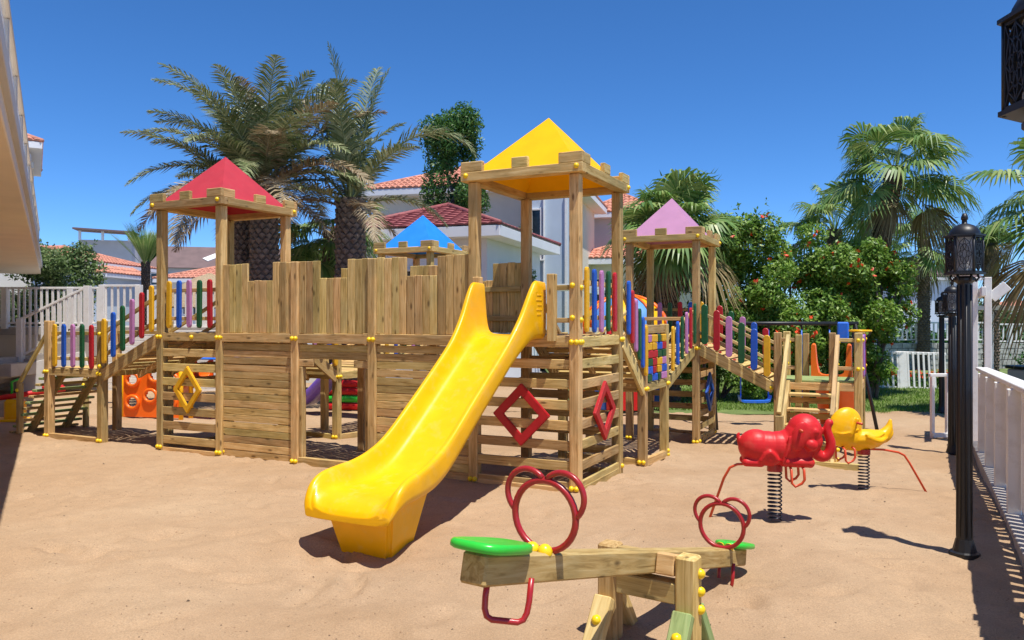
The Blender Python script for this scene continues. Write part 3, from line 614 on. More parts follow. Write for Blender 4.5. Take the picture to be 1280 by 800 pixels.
# ------------------------------------------------------------------ seesaw
def seesaw():
    A = V((-.13, 2.6, .77)); B = V((1.467, 5.05, .07)); d = (B - A).normalized(); side = V((d.y, -d.x, 0)).normalized(); up = side.cross(d).normalized(); Mid = (A + B) / 2
    if up.z < 0: up = -up
    T = thing('seesaw', 'wooden seesaw beam with green seats and dark red ring handles on sand', 'seesaw', (Mid.x, Mid.y, 0)); O = V((Mid.x, Mid.y, 0)); q = lambda p: V(p) - O
    beam('beam', T, q(A), q(B), .105, .105, WOOD, up, .008)
    for end, sg in ((A, 1), (B, -1)):
        dd = d * sg; M = Matrix((dd, up.cross(dd), up)).transposed().to_4x4()
        # seat: rounded paddle with a dished top
        n = 24; ol = []
        for k in range(n):
            a = 2 * math.pi * k / n; ca, sa = math.cos(a), math.sin(a); x = .17 * math.copysign(abs(ca) ** .62, ca); y = (.105 - .018 * ca) * math.copysign(abs(sa) ** .7, sa); ol.append((x, y))
        vs = []; fs = []
        for z, f in ((-.016, .93), (-.019, .8), (-.009, 1), (.008, 1), (.016, .95), (.018, .85), (.012, .55)): vs += [V((x * f, y * f, z)) for x, y in ol]
        order = [1, 0, 2, 3, 4, 5, 6]
        for i in range(6):
            for k in range(n): a_, b_ = order[i] * n, order[i + 1] * n; k2 = (k + 1) % n; fs.append((a_ + k, a_ + k2, b_ + k2, b_ + k))
        fs += [tuple(range(n, 2 * n))[::-1], tuple(range(6 * n, 7 * n))]
        c = q(end) + dd * .115 + up * .074; vs = [M @ v + c for v in vs]
        add('seat', mesh('seat', vs, fs, P_GRN, True), T)
        # ring handle with two ears, standing across the beam
        hc = q(end) + dd * (.47 if sg == 1 else .36) + up * .05; rr = .135; cz = hc + V((0, 0, 1)) * (rr + .005)
        hz = side
        tube('ring_handle', T, [cz + hz * rr * math.cos(a) + V((0, 0, 1)) * rr * math.sin(a) for a in np.linspace(0, 2 * math.pi, 33)[:-1]], .0135, TUBE_R, 8, True)
        for e in (-1, 1):
            ec = cz + hz * e * .078 + V((0, 0, 1)) * .08
            tube('ring_ear', T, [ec + hz * .092 * math.cos(a) + V((0, 0, 1)) * .092 * math.sin(a) for a in np.linspace(R(-50) if e > 0 else R(42), R(138) if e > 0 else R(230), 18)], .012, TUBE_R, 8)
        for k in (-1, 1): add('bolt_cap', hemi(.03, BOLT), T, hc + side * .028 * k - dd * .05 + up * .006); 
        # foot loop under the beam
        fc = q(end) + dd * (.24) - up * .05; w = .078; xa = (side * .75 + dd * .66).normalized()
        tube('foot_loop', T, [fc + xa * w * a + up * b for a, b in ((-1, .02), (-1.02, -.06), (-.98, -.10), (-.85, -.125), (-.6, -.135), (.6, -.135), (.85, -.125), (.98, -.10), (1.02, -.06), (1, .02))] , .0115, TUBE_R, 8)
    # trestle
    pz = Mid.z
    for sg, mm in ((1, WOODG), (-1, WOOD)):
        p = side * .205 * sg; beam('post', T, p + V((0, 0, -.1)), p + V((0, 0, pz + .058)), .1, .1, WOOD, up=d, bev=.01)
        for e in (-1, 1):
            h = V((d.x, d.y, 0)).normalized() * e
            b = beam('brace', T, p + h * .062 + V((0, 0, .22)), p + h * .27 + V((0, 0, -.08)), .095, .06, mm if sg == 1 else WOODL, up=h); add('bolt_cap', hemi(.026, BOLT), T, p + h * .155 + V((0, 0, .135)), h.to_track_quat('Z', 'Y').to_euler())
        for k in range(3): add('bolt_cap', hemi(.026, BOLT), T, p + side * sg * .05 + V((0, 0, pz - .02 - .085 * k)) + d * .02, (side * sg).to_track_quat('Z', 'Y').to_euler())
    beam('crosspiece', T, -side * .155 + V((0, 0, pz - .125)), side * .155 + V((0, 0, pz - .125)), .09, .1, WOOD)
    for sg in (-1, 1): beam('axle_block', T, side * sg * .058 + V((0, 0, pz + .0)), side * sg * .15 + V((0, 0, pz)), .1, .1, WOOD, up)
seesaw()

# ------------------------------------------------------------------ spring riders
def blobs(name, items, m, voxel=.011, smooth=8):
    """one continuous moulded body: ellipsoids (c, r, rotY) and tubes (pts, radii) fused by remeshing"""
    bm = bmesh.new()
    for it in items:
        if it[0] == 'e':
            _, c, r, ry = it; g = bmesh.ops.create_uvsphere(bm, u_segments=24, v_segments=14, radius=1)
            M = Matrix.Translation(c) @ Matrix.Rotation(R(ry), 4, 'Y') @ Matrix.Diagonal((*r, 1)); bmesh.ops.transform(bm, matrix=M, verts=g['verts'])
        else:
            P = catmull([(*p, rr) for p, rr in zip(it[1], it[2])], 6); v, f = tube_geo([p[:3] for p in P], [p[3] for p in P], 12); vv = [bm.verts.new(x) for x in v]; [bm.faces.new([vv[i] for i in q]) for q in f]
            for e in (0, -1):
                g = bmesh.ops.create_uvsphere(bm, u_segments=12, v_segments=8, radius=float(P[e][3])); bmesh.ops.translate(bm, vec=tuple(P[e][:3]), verts=g['verts'])
    bmesh.ops.recalc_face_normals(bm, faces=bm.faces)
    me = bpy.data.meshes.new(name); bm.to_mesh(me); bm.free(); o = bpy.data.objects.new('tmp', me); COL.objects.link(o)
    md = o.modifiers.new('r', 'REMESH'); md.mode = 'VOXEL'; md.voxel_size = voxel; ms = o.modifiers.new('s', 'SMOOTH'); ms.iterations = smooth; ms.factor = .5
    dg = bpy.context.evaluated_depsgraph_get(); dg.update(); out = bpy.data.meshes.new_from_object(o.evaluated_get(dg)); bpy.data.objects.remove(o)
    out.materials.clear(); out.materials.append(m); out.polygons.foreach_set('use_smooth', [True] * len(out.polygons)); return out
def spring(par, z0, z1, r=.052, turns=13):
    n = turns * 16; tube('spring', par, [(r * math.cos(2 * math.pi * turns * k / n), r * math.sin(2 * math.pi * turns * k / n), z0 + (z1 - z0) * k / n) for k in range(n + 1)], .0065, STEEL_B, 6)
def disc(name, par, z, r, h, m):
    n = 20; vs = [(r * math.cos(6.2832 * k / n), r * math.sin(6.2832 * k / n), zz) for zz in (z, z + h) for k in range(n)]; fs = [(k, (k + 1) % n, n + (k + 1) % n, n + k) for k in range(n)] + [tuple(range(n))[::-1], tuple(range(n, 2 * n))]
    return add(name, mesh(name, vs, fs, m), par)
def grip(par, x, z, sy=.1):
    for sg in (-1, 1): tube('foot_loop', par, [(x - .045, sg * .02, z), (x - .05, sg * sy, z - .03), (x - .045, sg * sy, z - .13), (x - .02, sg * sy, z - .155), (x + .03, sg * sy, z - .13), (x + .05, sg * sy, z - .10), (x + .045, sg * sy, z - .02), (x + .04, sg * .02, z)], .0105, TUBE_O, 8)
def elephant():
    p = G(2.09, 6.2); T = thing('spring_rider', 'red plastic elephant rocker on a black coil spring with bent orange tube', 'spring rider', p, R(-8))
    z = .445
    it = [('e', (-.145, 0, z + .15), (.14, .125, .135), 0), ('e', (-.06, 0, z + .145), (.15, .12, .127), 0), ('e', (.03, 0, z + .145), (.14, .12, .127), 0), ('e', (.10, 0, z + .15), (.12, .118, .14), 0), ('e', (-.06, 0, z + .07), (.2, .115, .075), 0),
          ('e', (.225, 0, z + .275), (.135, .125, .14), 0), ('e', (.15, 0, z + .21), (.10, .118, .16), 16), ('e', (.27, 0, z + .2), (.095, .095, .095), 0), ('e', (.2, 0, z + .12), (.1, .1, .1), 0),
          ('t', [(.28, 0, z + .19), (.315, 0, z + .105), (.365, 0, z + .075), (.41, 0, z + .11), (.425, 0, z + .19), (.40, 0, z + .28), (.405, 0, z + .325), (.415, 0, z + .345)], [.055, .048, .042, .04, .038, .033, .03, .032]),
          ('t', [(-.27, 0, z + .17), (-.285, 0, z + .23), (-.275, 0, z + .25)], [.02, .014, .01])]
    for sg in (-1, 1):
        it += [('e', (.165, sg * .118, z + .25), (.062, .028, .12), 14), ('t', [(.04, sg * .112, z + .04), (.075, sg * .122, z + .14), (.09, sg * .118, z + .24)], [.012, .013, .012]), ('t', [(-.12, sg * .105, z + .05), (-.06, sg * .122, z + .12), (.0, sg * .11, z + .06)], [.02, .02, .02]), ('e', (.255, sg * .1, z + .18), (.052, .035, .045), 20), ('e', (.285, sg * .095, z + .285), (.03, .026, .032), 0),
               ('t', [(.06, sg * .065, z + .045), (.15, sg * .07, z + .038), (.25, sg * .07, z + .038)], [.045, .04, .04]), ('t', [(-.23, sg * .07, z + .03), (-.12, sg * .075, z + .028)], [.034, .034]),
               ('e', (-.05, sg * .085, z + .075), (.075, .045, .07), 0), ('e', (.255, sg * .072, z + .038), (.035, .03, .042), 0)]
    add('body', blobs('elephant', it, P_RED, .0072, 4), T)
    spring(T, .01, z - .03); disc('top_plate', T, z - .045, .06, .055, TUBE_R); disc('base_plate', T, -.065, .062, .05, P_BLU)
    grip(T, .155, z + .01, .105)
    tube('stay_tube', T, [(.1, -.0, z - .0), (-.2, 0, z + .005), (-.29, 0, z), (-.345, .01, z - .03), (-.39, .03, z - .12), (-.5, .09, -.03)], .0105, TUBE_O, 8)
    tube('hand_bar', T, [(.165, -.2, z + .3), (.165, .2, z + .3)], .012, TUBE_O, 8)
elephant()
def bird():
    x, y = 3.43, 7.6; p = G(x, y); T = thing('spring_rider', 'yellow plastic bird rocker with big rounded bill on a blue coil spring', 'spring rider', p, R(6))
    z = .40
    it = [('e', (-.195, 0, z + .215), (.165, .09, .20), 20), ('e', (-.24, 0, z + .165), (.135, .08, .13), 30), ('e', (-.14, 0, z + .12), (.12, .085, .12), 0),
          ('t', [(-.10, 0, z + .10), (.02, 0, z + .10), (.12, 0, z + .105), (.20, 0, z + .135), (.255, 0, z + .20), (.275, 0, z + .275)], [.085, .095, .085, .062, .04, .016]),
          ('t', [(.12, 0, z + .09), (.21, 0, z + .10), (.27, 0, z + .14), (.29, 0, z + .18)], [.05, .045, .032, .016]), ('t', [(-.17, 0, z + .03), (-.02, 0, z + .03), (.14, 0, z + .05)], [.04, .05, .035])]
    for sg in (-1, 1):
        it += [('t', [(-.175, sg * .085, z + .16), (-.12, sg * .095, z + .30)], [.017, .02]), ('t', [(-.0, sg * .085, z + .125), (.1, sg * .09, z + .09), (.2, sg * .05, z + .11)], [.03, .028, .018]), ('t', [(-.02, sg * .09, z + .15), (.08, sg * .092, z + .13), (.17, sg * .06, z + .16)], [.012, .014, .01]),
               ('t', [(-.34, sg * .05, z + .17), (-.24, sg * .088, z + .165), (-.1, sg * .08, z + .20)], [.006, .008, .006])]
    add('body', blobs('bird', it, P_YEL, .0075, 4), T)
    spring(T, .0, z - .03, .05, 12); disc('top_plate', T, z - .05, .06, .05, TUBE_R); disc('base_plate', T, -.065, .06, .05, P_BLU); grip(T, -.19, z + .035, .09)
    tube('stay_tube', T, [(-.15, 0, z + .01), (.2, 0, z - .01), (.36, 0, z - .04), (.42, 0, z - .07), (.46, -.02, z - .14), (.585, -.1, -.02)], .0105, TUBE_O, 8)
    tube('hand_bar', T, [(-.13, -.19, z + .27), (-.13, .19, z + .27)], .012, TUBE_O, 8)
bird()

# ------------------------------------------------------------------ lamp posts
def lantern_panel(w, h, seed):
    """cut metal panel: frame and a lattice of bars, standing in XZ, facing -Y"""
    rr = random.Random(seed); parts = []; th = .008
    def bar(x0, z0, x1, z1, t=.007):
        d = math.hypot(x1 - x0, z1 - z0); M = Matrix.Rotation(-math.atan2(z1 - z0, x1 - x0), 3, 'Y'); parts.append(box_geo(((x0 + x1) / 2, 0, (z0 + z1) / 2), d + t * .6, th, t, M))
    f = .009
    for s in (-1, 1): bar(s * (w / 2 - f / 2), -h / 2, s * (w / 2 - f / 2), h / 2, f); bar(-w / 2, s * (h / 2 - f / 2), w / 2, s * (h / 2 - f / 2), f)
    A, B = w / 2 - f, h / 2 - f; E = lambda r, a: (max(-A, min(A, r * A * 1.0 * math.cos(a))), max(-B, min(B, r * B * math.sin(a))))
    n = 8
    for rad, t in ((.28, .004), (.62, .004), (.96, .004)):
        for k in range(n): a0 = 2 * math.pi * k / n; a1 = 2 * math.pi * (k + 1) / n; bar(*E(rad, a0), *E(rad, a1), t)
    for k in range(n):
        a = 2 * math.pi * k / n; o = math.pi / n; bar(*E(.24, a), *E(.6, a + o), .0034); bar(*E(.24, a), *E(.58, a - o), .0034); bar(*E(.58, a + o), *E(.95, a), .0034); bar(*E(.58, a - o), *E(.95, a), .0034); bar(*E(.95, a), *E(1.6, a), .0034)
    v, fc = join_geo(parts); return mesh('lattice_panel', v, fc, BLACK)
PANEL = None
def lamp_post(x, y, H, label, sc=1.0, rz=0, group='black lantern posts beside the white fence', scroll=True):
    global PANEL
    T = thing('lamp_post', label, 'lamp post', G(x, y), rz, group)
    # octagonal post with flanged foot
    for nm, prof in (('pole', [(-.1, .054), (.02, .054), (.3, .047), (H - .42, .044), (H - .40, .07), (H - .385, .07), (H - .37, .05)]), ('foot', [(-.03, .095), (.012, .095), (.02, .075), (.07, .062), (.1, .055)])):
        n = 12; vs = []; fs = []
        for z, r in prof: vs += [(r * math.cos(6.28318 * k / n), r * math.sin(6.28318 * k / n), z) for k in range(n)]
        for i in range(len(prof) - 1): fs += [(i * n + k, i * n + (k + 1) % n, (i + 1) * n + (k + 1) % n, (i + 1) * n + k) for k in range(n)]
        fs.append(tuple((len(prof) - 1) * n + k for k in range(n))); add(nm, mesh(nm, vs, fs, BLACK), T)
    for k in range(8): a = 6.2832 * k / 8; tube('flute', T, [(.047 * math.cos(a), .047 * math.sin(a), .12), (.043 * math.cos(a), .043 * math.sin(a), H - .43)], .006, BLACK, 6)
    z0 = H - .36; ch = .26; r = .11
    def hexp(nm, z, rr_, t, par):
        vs = [(rr_ * math.cos(R(60 * k)), rr_ * math.sin(R(60 * k)), zz) for zz in (z, z + t) for k in range(6)]; fs = [(k, (k + 1) % 6, 6 + (k + 1) % 6, 6 + k) for k in range(6)] + [(5, 4, 3, 2, 1, 0), (6, 7, 8, 9, 10, 11)]
        return add(nm, mesh(nm, vs, fs, BLACK), par)
    lan = hexp('lantern', z0, r * 1.14, .014, T)
    hexp('lantern_lid', z0 + ch, r * 1.16, .012, T)
    if PANEL is None: PANEL = lantern_panel(r * .98, ch - .016, 3)
    ap = r * math.cos(R(30))
    for k in range(6):
        a = R(60 * k + 30); add('lattice_panel', PANEL, lan, (ap * math.cos(a), ap * math.sin(a), z0 + .014 + (ch - .014) / 2), (0, 0, a + R(90)))
        a2 = R(60 * k); tube('corner_bar', lan, [(r * math.cos(a2), r * math.sin(a2), z0), (r * math.cos(a2), r * math.sin(a2), z0 + ch)], .007, BLACK, 6)
        if scroll: tube('scroll', lan, [(.055 * math.cos(a2), .055 * math.sin(a2), z0 - .04), (.07 * math.cos(a2), .07 * math.sin(a2), z0 - .045), (.085 * math.cos(a2), .085 * math.sin(a2), z0 - .022), (.078 * math.cos(a2), .078 * math.sin(a2), z0)], .008, BLACK, 6)
    n = 16; add('diffuser', mesh('diffuser', [(.068 * math.cos(6.2832 * k / n), .068 * math.sin(6.2832 * k / n), zz) for zz in (z0 + .015, z0 + ch) for k in range(n)], [(k, (k + 1) % n, n + (k + 1) % n, n + k) for k in range(n)], FROST, True), lan)
    prof = [(z0 + ch + .012, .098), (z0 + ch + .03, .096), (z0 + ch + .055, .082), (z0 + ch + .075, .058), (z0 + ch + .087, .03), (z0 + ch + .09, .018), (z0 + ch + .115, .016), (z0 + ch + .117, .022), (z0 + ch + .135, .022), (z0 + ch + .16, .012)]
    vs = []; fs = []
    for z, r_ in prof: vs += [(r_ * math.cos(6.28318 * k / n), r_ * math.sin(6.28318 * k / n), z) for k in range(n)]
    for i in range(len(prof) - 1): fs += [(i * n + k, i * n + (k + 1) % n, (i + 1) * n + (k + 1) % n, (i + 1) * n + k) for k in range(n)]
    fs.append(tuple((len(prof) - 1) * n + k for k in range(n))); add('dome', mesh('dome', vs, fs, BLACK, True), T)
lamp_post(3.10, 5.34, 2.27, 'black lantern post standing in the sand abreast of the red elephant', rz=R(30))
lamp_post(5.93, 10.5, 2.27, 'black lantern post beside the small white barrier', rz=R(30))
lamp_post(8.38, 15.2, 2.27, 'black lantern post on the lawn edge behind the other posts', rz=R(30))
lamp_post(1.475, 2.13, 2.53, 'black lantern post beside the raised end of the seesaw', rz=R(30), scroll=False)

# ------------------------------------------------------------------ white fence on the right, pergola, small frame
def white_fence():
    A = V((2.15, 2.6, 0)); B = V((6.60, 10.95, 0)); d = (B - A).normalized(); L = (B - A).length; T = thing('white_fence', 'long white board fence with flat cap rail on a low kerb along the sand', 'fence', (A.x, A.y, 0), math.atan2(d.y, d.x))
    zf = lambda x: .02 - .033 * (A.y + d.y * x - 4.7)
    nseg = 7
    for k in range(nseg):
        x0, x1 = L * k / nseg, L * (k + 1) / nseg; z0, z1 = zf(x0), zf(x1)
        beam('kerb', T, (x0, 0, z0 - .02), (x1 - .01, 0, z1 - .02), .26, .2, CONC)
        beam('cap_rail', T, (x0, 0, z0 + 1.10), (x1 - .004, 0, z1 + 1.10), .15, .045, WHITE)
        for h in (.22, .92): beam('rail', T, (x0, -.04, z0 + h), (x1 - .004, -.04, z1 + h), .04, .08, WHITE)
        beam('post', T, (x0 + .05, .06, z0 - .1), (x0 + .05, .06, z0 + 1.075), .08, .1, WHITE, up=(0, 1, 0))
    n = 64
    for k in range(n):
        x = L * (k + .5) / n; z = zf(x); beam('board', T, (x, .005, z + .12), (x, .005, z + 1.075), .03, .095, WHITE, up=(1, 0, 0), bev=.004, jit=.002)
white_fence()
def pergola():
    T = thing('pergola_post', 'white double board pergola post with crossed arms at the fence end', 'pergola', G(6.86, 11.35), R(-28))
    for x in (-.1, .06): beam('board', T, (x, 0, -.1), (x, 0, 2.42), .09 if x > 0 else .07, .12, WHITE, up=(0, 1, 0))
    beam('arm', T, (.1, 0, 2.12), (.30, -.0, 2.30), .06, .15, WHITE); beam('arm', T, (-.14, .0, 2.22), (-.34, 0, 2.02), .05, .13, WHITE)
    beam('arm', T, (-.02, -.55, 2.2), (-.02, .8, 2.2), .06, .13, WHITE)
    beam('base_board', T, (-.22, -.03, .1), (.2, -.03, .9), .05, .12, WHITE)
    T2 = thing('pergola_beam', 'white horizontal beam on thin posts beyond the fence', 'pergola', G(8.55, 14.9), 0)
    beam('beam', T2, (-.0, 0, 2.03), (5.4, 0, 2.03), .1, .085, WHITE); beam('post', T2, (.6, .0, 0), (.6, 0, 1.98), .08, .08, WHITE, up=(0, 1, 0)); beam('post', T2, (5.2, .0, 0), (5.2, 0, 1.98), .1, .1, WHITE, up=(0, 1, 0))
    T3 = thing('barrier_rail', 'small white open barrier standing on the sand by the lantern posts', 'barrier', G(6.56, 11.95), R(4))
    for x in (-.12, .12): beam('upright', T3, (x, 0, -.03), (x, 0, .93), .05, .06, WHITE, up=(0, 1, 0))
    beam('top_bar', T3, (-.17, 0, .955), (.30, 0, .955), .06, .05, WHITE); beam('bottom_bar', T3, (-.15, -.045, .04), (.4, -.045, .04), .04, .07, WHITE)
    T4 = thing('waste_bin', 'grey slatted box bin on the lawn beyond the fence', 'bin', G(10.55, 15.7), R(10)); z = .0
    add('bin_body', boxm(.7, .7, .8, GREYW, .02), T4, (0, 0, .4)); add('lid', boxm(.76, .76, .06, BLACK, .02), T4, (0, 0, .84))
    for k in range(6): add('slat', boxm(.08, .02, .72, GREYW, .004), T4, (-.29 + .116 * k, -.365, .4))
pergola()

# ------------------------------------------------------------------ swing, dome playhouse, small plastic toys
def swing():
    y = 13.4; T = thing('swing_set', 'black frame swing with blue seats on blue chains behind the ramps', 'swing', G(4.6, y)); g = float(gz(4.6, y)); tz = 1.54 - g
    tube('top_bar', T, [(-1.25, 0, tz), (1.35, 0, tz)], .035, BLACK, 10)
    for x in (-1.2, 1.3):
        for s in (-1, 1): tube('leg', T, [(x, 0, tz), (x + .06 * (1 if x > 0 else -1), s * .7, -.05)], .03, BLACK, 8)
    for cx, w in ((-.43, .24), (.62, .24)):
        for s in (-1, 1):
            tube('chain', T, [(cx + s * w, 0, tz - .02), (cx + s * w, .0, .47)], .012, P_BLU, 6); tube('hanger', T, [(cx + s * w, 0, tz + .03), (cx + s * w, 0, tz - .1)], .018, BLACK, 6)
        vs = []; fs = []; prof = [(-.27, .09), (-.25, .02), (-.2, 0), (0, -.005), (.2, 0), (.25, .02), (.27, .09)]
        for x, z in prof: vs += [(cx + x, -.085, .42 + z), (cx + x, .085, .42 + z), (cx + x * .98, .085, .385 + z), (cx + x * .98, -.085, .385 + z)]
        for i in range(6): fs += [(i * 4 + k, i * 4 + (k + 1) % 4, i * 4 + 4 + (k + 1) % 4, i * 4 + 4 + k) for k in range(4)]
        fs += [(0, 1, 2, 3), (27, 26, 25, 24)]; add('seat', mesh('seat', vs, fs, P_BLU), T)
swing()
def playhouse():
    T = thing('dome_playhouse', 'round plastic playhouse with yellow and blue striped dome roof', 'playhouse', G(2.22, 15.3)); r = .82; n = 12; zb = 1.66
    for k in range(n):
        a0, a1 = 2 * math.pi * k / n, 2 * math.pi * (k + 1) / n; vs = []; fs = []; m = 6; q = 3
        for i in range(m + 1):
            e = R(90) * i / m
            for j in range(q + 1):
                a = a0 + (a1 - a0) * j / q; rr = r * (1 + .02 * math.sin(math.pi * j / q)) * math.cos(e); vs.append((rr * math.cos(a), rr * math.sin(a), zb + .62 * math.sin(e)))
        for i in range(m):
            for j in range(q): b = i * (q + 1) + j; fs.append((b, b + 1, b + q + 2, b + q + 1))
        add('dome_panel', mesh('dome_panel', vs, fs, [P_YEL, P_SKY][k % 2], True), T)
        tube('dome_rib', T, [(r * 1.015 * math.cos(a0) * math.cos(R(90) * i / 8), r * 1.015 * math.sin(a0) * math.cos(R(90) * i / 8), zb + .635 * math.sin(R(90) * i / 8)) for i in range(9)], .028, P_ORG, 6)
    for k in range(6):
        a = 2 * math.pi * k / 6; tube('column', T, [(r * .93 * math.cos(a), r * .93 * math.sin(a), z) for z in (-.05, .4, .9, 1.4, 1.85)], [.06, .07, .055, .07, .06], P_ORG if k % 2 else P_RED, 10)
    for k in range(5):
        a = 2 * math.pi * (k + .5) / 6; block('wall_panel', T, (r * .85 * math.cos(a), r * .85 * math.sin(a), .5), .6, .05, .8, [P_BLU, P_RED, P_GRN][k % 3], .02, (0, 0, a + R(90)))
playhouse()
def plastic_toys():
    # orange climbing wall with round holds
    c = V((-6.35, 13.7, 0)); T = thing('climbing_panel', 'orange plastic climbing panel with round foot holes behind the left ramp', 'climbing panel', G(c.x, c.y), R(-12)); W, H = 1.15, .95; n = 16
    holes = [(-.36, .68), (.1, .76), (-.36, .28), (.0, .4), (.38, .3), (.42, .68)]; hr = .115
    # grid panel with the holes cut as rings
    bm = bmesh.new(); nx, nz = 46, 38; vv = {}
    def inside(x, z): return any((x - a) ** 2 + (z - b) ** 2 < hr * hr for a, b in holes)
    for i in range(nx + 1):
        for k in range(nz + 1): vv[i, k] = bm.verts.new((-W / 2 + W * i / nx, 0, .02 + H * k / nz))
    for i in range(nx):
        for k in range(nz):
            if not inside(-W / 2 + W * (i + .5) / nx, .02 + H * (k + .5) / nz): bm.faces.new((vv[i, k], vv[i + 1, k], vv[i + 1, k + 1], vv[i, k + 1]))
    bmesh.ops.delete(bm, geom=[v for v in bm.verts if not v.link_faces], context='VERTS'); r = bmesh.ops.extrude_face_region(bm, geom=bm.faces[:]); bmesh.ops.translate(bm, vec=(0, .06, 0), verts=[v for v in r['geom'] if isinstance(v, bmesh.types.BMVert)]); bmesh.ops.recalc_face_normals(bm, faces=bm.faces)
    me = bpy.data.meshes.new('panel'); bm.to_mesh(me); bm.free(); me.materials.append(P_ORG); add('panel', me, T)
    for a, b in holes: tube('hole_rim', T, [(a + hr * 1.08 * math.cos(t), -.012, b + hr * .95 * math.sin(t)) for t in np.linspace(0, 2 * math.pi, 21)[:-1]], .03, P_ORG, 8, True)
    for s in (-1, 1): tube('side_tube', T, [(s * W / 2, .03, -.05), (s * W / 2, .03, H + .1)], .04, P_YEL, 10)
    # blue and orange slide behind the red tower
    T = thing('play_tower', 'low plastic play tower with blue roof panel and orange slide behind the red tower', 'play tower', G(-5.2, 14.2), R(-20))
    for sx in (-.45, .45):
        for sy in (-.4, .4): tube('post', T, [(sx, sy, -.05), (sx, sy, 1.5)], .04, P_YEL, 10)
    block('platform', T, (0, 0, .7), 1.0, .9, .06, P_RED, .02); block('roof_panel', T, (0, -.27, 1.22), 1.15, .03, .42, P_BLU, .01, (R(-48), 0, 0)); block('roof_panel', T, (0, .27, 1.22), 1.15, .03, .42, P_BLU, .01, (R(48), 0, 0))
    block('side_wall', T, (.48, 0, .98), .04, .8, .5, P_BLU, .015); chute('slide', T, [(-.5, .74, .3, .24), (-.6, .74, .28, .24), (-.8, .66, .16, .24), (-1.4, .2, .15, .24), (-1.7, .06, .14, .24), (-1.95, .05, .1, .24)], P_ORG, 0, 's', 5)
    # stacked ring bench seen through the doorway
    T = thing('ball_pit', 'low plastic ball pit wall of red and green stacked bars', 'ball pit', G(-2.85, 15.5), R(-10))
    for k, m in enumerate((P_RED, P_GRN, P_RED, P_RED)): tube('bar', T, [(-.85, 0, .08 + .15 * k), (-.8, -.02, .08 + .15 * k), (.75, -.02, .08 + .15 * k), (.8, .02, .08 + .15 * k), (.8, .9, .08 + .15 * k)], .074, m, 10)
    # red seesaw for toddlers in the shade
    T = thing('toddler_seesaw', 'small red plastic seesaw bar on a yellow foot in the shade', 'seesaw', G(-8.3, 12.6), R(8)); tube('bar', T, [(-1.0, 0, .22), (0, 0, .36), (1.0, 0, .5)], .045, P_RED, 10)
    block('foot', T, (.25, 0, .16), .26, .26, .36, P_YEL, .04); block('foot_plate', T, (.0, -.05, .01), .9, .4, .05, P_YEL, .02); tube('handle', T, [(.2, 0, .38), (.2, 0, .62), (.3, 0, .66)], .02, P_GRN, 8); block('seat', T, (.82, 0, .53), .26, .22, .06, P_RED, .02)
plastic_toys()

# ------------------------------------------------------------------ buildings
def slope_tiles(E0, E1, R0, R1, colw, course, arch, step, m, name='roof_tiles', par=None):
    """courses of arched tiles on the roof plane eave E0-E1 / ridge R0-R1 (outward side = up)"""
    E0, E1, R0, R1 = V(E0), V(E1), V(R0), V(R1); ex = (E1 - E0).normalized(); L = (E1 - E0).length; ra0 = (R0 - E0).dot(ex); ra1 = (R1 - E0).dot(ex)
    up = (R0 - E0 - ex * ra0); B = up.length; up.normalize(); nz = ex.cross(up)
    if nz.z < 0: nz = -nz
    n = max(1, int(L / colw)); w = L / n; vs = []; fs = []; pr = [(-.5, 0), (-.3, .75), (0, 1), (.3, .75), (.5, 0)]
    for c in range(n):
        a = (c + .5) * w; bm_ = B * min(1, a / ra0 if ra0 > 1e-3 else 9, (L - a) / (L - ra1) if L - ra1 > 1e-3 else 9)
        k = 0; b = 0
        while b < bm_:
            b1 = min(b + course, bm_); f = (b1 - b) / course; i0 = len(vs)
            for bb, lift in ((b, step), (b1, step * (1 - f))):
                for q, h in pr: vs.append(E0 + ex * (a + q * w) + up * bb + nz * (lift + h * arch))
            fs += [(i0 + j, i0 + j + 1, i0 + 6 + j, i0 + 5 + j) for j in range(4)]
            if True: # front lip of the tile
                i1 = len(vs); vs += [E0 + ex * (a - .5 * w) + up * b, E0 + ex * (a + .5 * w) + up * b]; fs.append((i1, i0, i0 + 1, i0 + 2, i0 + 3, i0 + 4, i1 + 1)[::-1])
            b = b1
    o = add(name, mesh(name, vs, fs, m), par); o['kind'] = 'stuff'; return o
